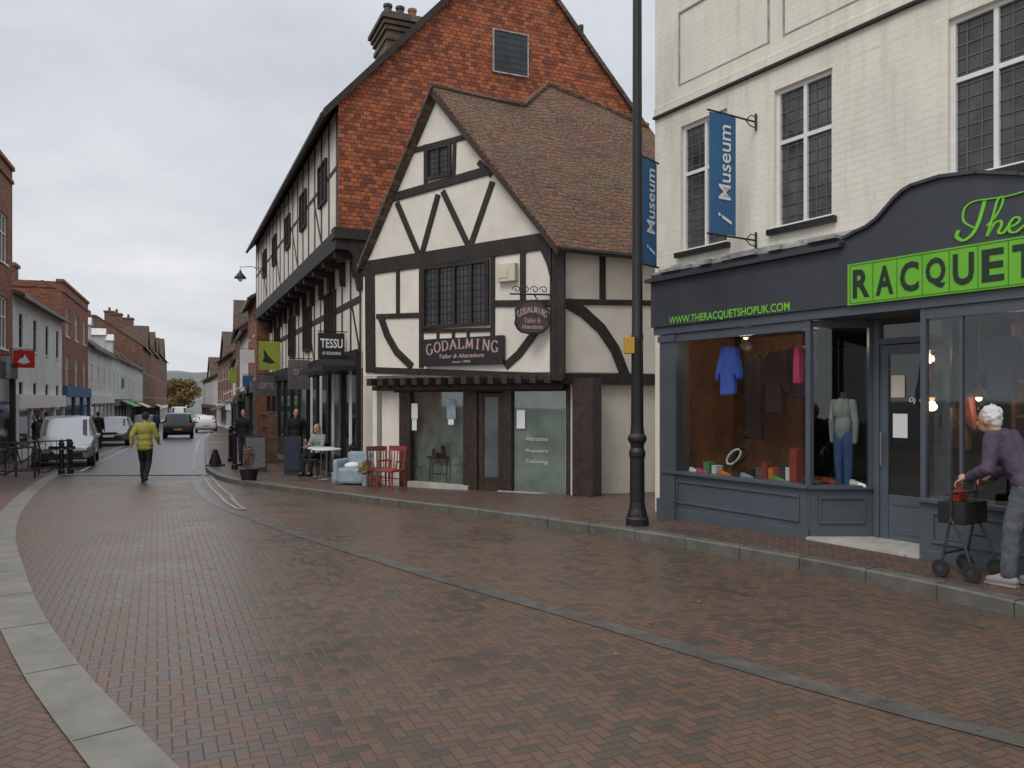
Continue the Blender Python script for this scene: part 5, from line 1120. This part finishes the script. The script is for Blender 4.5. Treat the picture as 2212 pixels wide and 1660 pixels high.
# ---------------- street furniture
def chair(label,x,y,rot,mat,group=None,k_=.87):
    t=thing('wooden_chair',label,'chair',(x,y,zp(y)),rot,group=group,local=True)
    def sc(pts): return [(a,b_,c*k_) for a,b_,c in pts]
    b=B();box(b,V((0,0,.45*k_)),(.42,.42,.04));obj('seat',b,mat,t,local=True,bev=.01)
    for sx in(-1,1):
        b=B();tube(b,sc([(sx*.19,.18,0),(sx*.18,.17,.44)]),[.018,.022],6);obj('leg',b,mat,t,local=True)
        b=B();tube(b,sc([(sx*.19,-.22,0),(sx*.18,-.19,.45),(sx*.2,-.24,.98)]),[.018,.022,.02],6);obj('leg',b,mat,t,local=True)
        b=B();tube(b,sc([(sx*.22,-.2,.66),(sx*.24,.1,.67)]),.02,6);tube(b,sc([(sx*.23,.08,.67),(sx*.2,.1,.45)]),.013,6);obj('armrest',b,mat,t,local=True)
    b=B();box(b,V((0,-.24,.95*k_)),(.42,.025,.1))
    for k in range(5): tube(b,sc([(-.14+.07*k,-.2,.47),(-.14+.07*k,-.235,.93)]),.011,5)
    obj('backrest',b,mat,t,local=True)
    b=B()
    for yy in(-.19,.17): tube(b,[(-.18,yy,.2),(.18,yy,.2)],.011,5)
    obj('stretcher',b,mat,t,local=True)
chair('red wooden armchair beside the left shop window of the gabled shop',-2.38,15.55,math.radians(150),'chair_red',k_=.84)
chair('dark red chair just behind the brighter red one outside the gabled shop',at(818,16.3),16.3,math.radians(200),'awning',k_=.82)
ax,ay=at(766,17.3),17.3;t=thing('armchair','pale grey blue cloth armchair with white cushion on the pavement','armchair',(ax,ay,zp(ay)),math.radians(160),local=True)
b=B();box(b,V((0,0,.2)),(.6,.56,.34));obj('seat',b,'paleblue',t,local=True,bev=.06)
b=B();box(b,V((0,-.24,.48)),(.6,.14,.44));obj('backrest',b,'paleblue',t,local=True,bev=.06)
for s in(-1,1): b=B();box(b,V((s*.31,.02,.3)),(.13,.57,.5));obj('armrest',b,'paleblue',t,local=True,bev=.055)
b=B();ell(b,V((0,.05,.41)),(.2,.2,.08));obj('cushion',b,'paper',t,local=True,smooth=2)
for i,(x_,y_,s_,m_,l_) in enumerate(((735,17.9,.34,'greyknit','grey crate of bric-a-brac left of the pale armchair'),(806,16.75,.26,'tan','brown wooden box between the flower pot and dark red chair'))):
    b=B();p=V((at(x_,y_),y_,zp(y_)));box(b,p+V((0,0,s_*.3)),(s_,s_*.8,s_*.6),.4);box(b,p+V((0,0,s_*.6)),(s_*1.08,s_*.88,.03),.4);tag(obj('crate',b,m_,bev=.01),l_,'crate')
def table(label,x,y,mat='paper'):
    t=thing('cafe_table',label,'table',(x,y,zp(y)),0,local=True)
    b=B();lathe(b,V((0,0,.7)),[(.34,0),(.35,.02),(.34,.035)],20);obj('tabletop',b,mat,t,local=True)
    b=B();tube(b,[(0,0,0),(0,0,.7)],.025,8);obj('pedestal',b,'steel',t,local=True)
    b=B();lathe(b,V((0,0,0)),[(.22,0),(.2,.02),(.04,.04)],16);obj('base',b,'steel',t,local=True)
table('round white cafe table on the pavement by the armchair',at(706,19.3),19.3);table('second round white cafe table nearer the wall',at(683,21.0)+.3,20.3)
def mchair(label,x,y,rot):
    t=thing('metal_chair',label,'chair',(x,y,zp(y)),rot,local=True);b=B();box(b,V((0,0,.45)),(.4,.4,.02));obj('seat',b,'black',t,local=True)
    for sx in(-1,1):
        for sy in(-1,1): b=B();tube(b,[(sx*.18,sy*.2,0),(sx*.17,sy*.16,.45)],.01,5);obj('leg',b,'black',t,local=True)
    b=B();tube(b,[(-.18,-.18,.45),(-.18,-.24,.85),(.18,-.24,.85),(.18,-.18,.45)],.011,5);box(b,V((0,-.225,.74)),(.34,.015,.16));obj('backrest',b,'black',t,local=True)
mchair('black metal chair under the seated blond person',at(688,20.8),20.85,math.radians(150));mchair('empty black metal chair left of the white cafe table',at(668,19.6),19.6,math.radians(-80));mchair('empty black metal chair right of the white cafe table',at(738,19.2),19.2,math.radians(90))
def aboard(label,x,y,rot,mat,h=1.0,w=.6):
    t=thing('pavement_board',label,'pavement sign',(x,y,zp(y)),rot,local=True)
    for s in(-1,1):
        b=B();prism(b,[V((-w/2,s*.25,0)),V((w/2,s*.25,0)),V((w/2,s*.03,h)),V((-w/2,s*.03,h))],V((0,.02*s,.0)));p_=obj('panel',b,'black',t,local=True)
        b=B();prism(b,[V((-w/2+.05,s*.255,.12)),V((w/2-.05,s*.255,.12)),V((w/2-.05,s*.06,h-.06)),V((-w/2+.05,s*.06,h-.06))],V((0,.03*s,.004)));obj('poster',b,mat,p_,local=True)
aboard('grey pavement board with dark frame near the kerb',at(552,22.3),22.3,math.radians(20),'signgrey',1.0,.6)
aboard('dark narrow pavement board outside the cafe',at(632,21.2),21.2,math.radians(15),'navy',1.0,.45)
px_,py_=at(538,18.9),18.9;t=thing('potted_shrub','brown dried shrub in a dark tub at the kerb corner','plant',(px_,py_,zp(py_)),0,local=True)
b=B();lathe(b,V((0,0,0)),[(.17,0),(.22,.25),(.23,.27),(.19,.27)],14);obj('tub',b,'black',t,local=True)
b=B()
for k in range(700):
    d=V((R.gauss(0,1),R.gauss(0,1),R.gauss(0,1))).normalized();p=V((0,0,.56))+V((d.x*.15,d.y*.15,d.z*.34))*R.uniform(.5,1);e=.024;u=V((R.gauss(0,1),R.gauss(0,1),R.gauss(0,1))).normalized();w_=u.cross(d).normalized();b.faces.new([b.verts.new(p+u*e),b.verts.new(p+w_*e*.5),b.verts.new(p-u*e),b.verts.new(p-w_*e*.5)])
obj('foliage',b,'tan',t,local=True)
fx,fy=at(798,17.2),16.9;t=thing('flower_pot','small pot of yellow flowers between the armchair and red chairs','plant',(fx,fy,zp(fy)),0,local=True)
b=B();lathe(b,V((0,0,0)),[(.1,0),(.14,.22),(.12,.23)],12);obj('pot',b,'paleblue',t,local=True)
b=B()
for k in range(300):
    d=V((R.gauss(0,1),R.gauss(0,1),abs(R.gauss(0,1)))).normalized();p=V((0,0,.28))+d*.2*R.uniform(.5,1);e=.022;u=V((R.gauss(0,1),R.gauss(0,1),R.gauss(0,1))).normalized();w_=u.cross(d).normalized();b.faces.new([b.verts.new(p+u*e),b.verts.new(p+w_*e),b.verts.new(p-u*e),b.verts.new(p-w_*e)])
obj('flowers',b,'browngold',t,local=True)
cx_,cy_=at(465,24.8),24.8
b=B();lathe(b,V((cx_,cy_,zp(cy_))),[(.3,0),(.3,.04),(.2,.06),(.13,.3),(.06,.5),(.03,.52)],10);tag(obj('traffic_cone',b,'black'),'low black cone-shaped marker standing by the right kerb','cone')
def bollard(label,x,y,h=1.0,z=None,group=None):
    t=thing('bollard',label,'bollard',(x,y,zr(y) if z is None else z),0,group=group,local=True)
    b=B();lathe(b,V((0,0,0)),[(.09,0),(.09,.12),(.065,.15),(.06,h-.18),(.08,h-.16),(.08,h-.12),(.06,h-.08),(.05,h-.02),(.02,h)],14);obj('post',b,'black',t,local=True)
    b=B();lathe(b,V((0,0,h-.3)),[(.063,0),(.063,.05)],14);obj('band',b,'steel',t,local=True)
bollard('black bollard left of the silver hatchback front',at(133,22.8),22.8);bollard('black bollard directly right of its twin at the silver hatchback',at(152,23.2),23.2)
bollard('tall dark bollard on the right kerb by the pavement board',at(507,23.2),23.2,1.35,zp(23.2));bollard('slim dark bollard behind the taller one on the right kerb',at(498,27),27,1.2,zp(27))
def rail(label,x,y,rot,w=1.7):
    t=thing('guard_rail',label,'barrier',(x,y,zr(y)),rot,local=True)
    b=B()
    for z in (.95,.2): tube(b,[(-w/2,0,z),(w/2,0,z)],.022,6)
    n=int(w/.14)
    for k in range(1,n): tube(b,[(-w/2+w*k/n,0,.2),(-w/2+w*k/n,0,.95)],.01,5)
    obj('railing',b,'darksteel',t,local=True)
    for s in(-1,1): b=B();tube(b,[(s*w/2,0,0),(s*w/2,0,1.0)],.03,8);obj('post',b,'darksteel',t,local=True)
rail('dark metal guard rail at the far left edge',at(5,21),21,.35,1.5);rail('dark metal guard rail nearest the bollards',at(92,22.4),22.4,1.0,1.4)
def rack(label,x,y,rot):
    t=thing('cycle_rack',label,'cycle rack',(x,y,zr(y)),rot,local=True);b=B();Q=[(-.4,0,0),(-.4,0,.7),(-.34,0,.78),(.34,0,.78),(.4,0,.7),(.4,0,0)];tube(b,Q,.026,8);obj('hoop',b,'darksteel',t,local=True);b=B();tube(b,[(-.39,0,.4),(.39,0,.4)],.015,6);obj('crossbar',b,'darksteel',t,local=True)
rack('dark hoop cycle rack between the two guard rails',at(48,22.4),22.4,.5)
def bike(label,x,y,rot,mat):
    t=thing('bicycle',label,'bicycle',(x,y,zr(y)),rot,local=True)
    def ring(cx,r,w):
        b=B();Q=[(cx+r*math.cos(k*math.pi/10),0,.34+r*math.sin(k*math.pi/10)) for k in range(21)];tube(b,Q,w,6);return b
    for cx in(-.52,.52):
        w_=obj('wheel',ring(cx,.32,.02),'rubber',t,local=True);b=B()
        for k in range(10): tube(b,[(cx,0,.34),(cx+.31*math.cos(k*math.pi/5),0,.34+.31*math.sin(k*math.pi/5))],.003,4)
        obj('spokes',b,'darksteel',w_,local=True)
    b=B()
    for p,q_ in (((-.52,0,.34),(-.08,0,.3)),((-.08,0,.3),(-.2,0,.8)),((-.52,0,.34),(-.18,0,.74)),((-.18,0,.74),(.36,0,.8)),((-.08,0,.3),(.38,0,.7)),((.34,0,.9),(.52,0,.34))): tube(b,[p,q_],.018,6)
    obj('frame',b,mat,t,local=True)
    b=B();ell(b,V((-.22,0,.88)),(.13,.06,.035));obj('saddle',b,'black',t,local=True,smooth=2)
    b=B();tube(b,[(.34,0,.9),(.33,0,.98)],.014,6);tube(b,[(.25,-.27,1.0),(.33,-.1,1.0),(.33,.1,1.0),(.25,.27,1.0)],.013,6);obj('handlebar',b,'black',t,local=True)
    b=B();tube(b,[(-.08,-.12,.16),(-.08,-.05,.3),(-.08,.05,.3),(-.08,.12,.44)],.01,5);obj('pedals',b,'steel',t,local=True)
bike('dark bicycle leaning at the cycle rack behind the left guard rails',at(52,22.9),22.9,.75,'dark_paint')
t=thing('display_shelf','reddish wooden shelf of goods outside the far end of the timbered building','shelf',(at(582,27),27,zp(27)),math.atan2(T.d.y,T.d.x),local=True)
b=B()
for z in(.05,.4,.8,1.2,1.6): box(b,V((0,0,z)),(1.6,.35,.03))
for x in(-.8,0,.8): box(b,V((x,0,.85)),(.04,.35,1.7))
obj('rack',b,'brick2',t,local=True)
# ---------------- world, sun, camera
w=bpy.data.worlds.new('World');S.world=w;w.use_nodes=True;nt=w.node_tree
bg=nt.nodes['Background'];tc=nt.nodes.new('ShaderNodeTexCoord');sep=nt.nodes.new('ShaderNodeSeparateXYZ');nt.links.new(tc.outputs['Generated'],sep.inputs[0])
sun_el=math.radians(48);sun_az=math.radians(215)
sky=nt.nodes.new('ShaderNodeTexSky');sky.sky_type='NISHITA';sky.sun_disc=False;sky.sun_elevation=sun_el;sky.sun_rotation=sun_az
z=mth(nt,'MAXIMUM',sep.outputs[2],.0)
den=mth(nt,'ADD',z,.22)
pv=comb(nt,mth(nt,'DIVIDE',sep.outputs[0],den),mth(nt,'DIVIDE',sep.outputs[1],den))
n1=nz(nt,1.5,7,pv,rough=.58);n2=nz(nt,.5,4,pv)
k=mth(nt,'ADD',mth(nt,'MULTIPLY',n1,.6),mth(nt,'MULTIPLY',n2,.4))
cloud=ramp(nt,k,[(.32,(.56,.59,.645)),(.5,(.70,.72,.755)),(.68,(.86,.865,.88))])
grad=ramp(nt,z,[(0,(1.08,1.07,1.06)),(.14,(1.06,1.05,1.04)),(.36,(.95,.96,.985)),(.8,(1.35,1.35,1.36)),(1,(1.6,1.6,1.6))])
cc=mix(nt,1.,cloud,grad,'MULTIPLY')
sk=mix(nt,1.,sky.outputs[0],(.1,.1,.1,1),'MULTIPLY')
nt.links.new(mix(nt,.93,sk,cc),bg.inputs[0]);bg.inputs[1].default_value=1.
sl=bpy.data.lights.new('Sun','SUN');sl.energy=1.1;sl.angle=math.radians(25);sl.color=(1,.95,.88)
so=bpy.data.objects.new('Sun',sl);C.objects.link(so)
dirv=V((-math.sin(math.radians(35)),-math.cos(math.radians(35)),0))*math.cos(sun_el)+V((0,0,math.sin(sun_el)))
so.rotation_euler=dirv.to_track_quat('Z','Y').to_euler();so.location=(0,0,30)
cam=bpy.data.cameras.new('Camera');co=bpy.data.objects.new('Camera',cam);C.objects.link(co);S.camera=co
co.location=(0,0,CZ);co.rotation_euler=(math.pi/2,0,0);cam.sensor_width=36;cam.lens=F/2212*36;cam.shift_y=35/2212;cam.clip_end=4000;cam.clip_start=.05
S.view_settings.view_transform='Standard';S.view_settings.look='None';S.view_settings.exposure=0
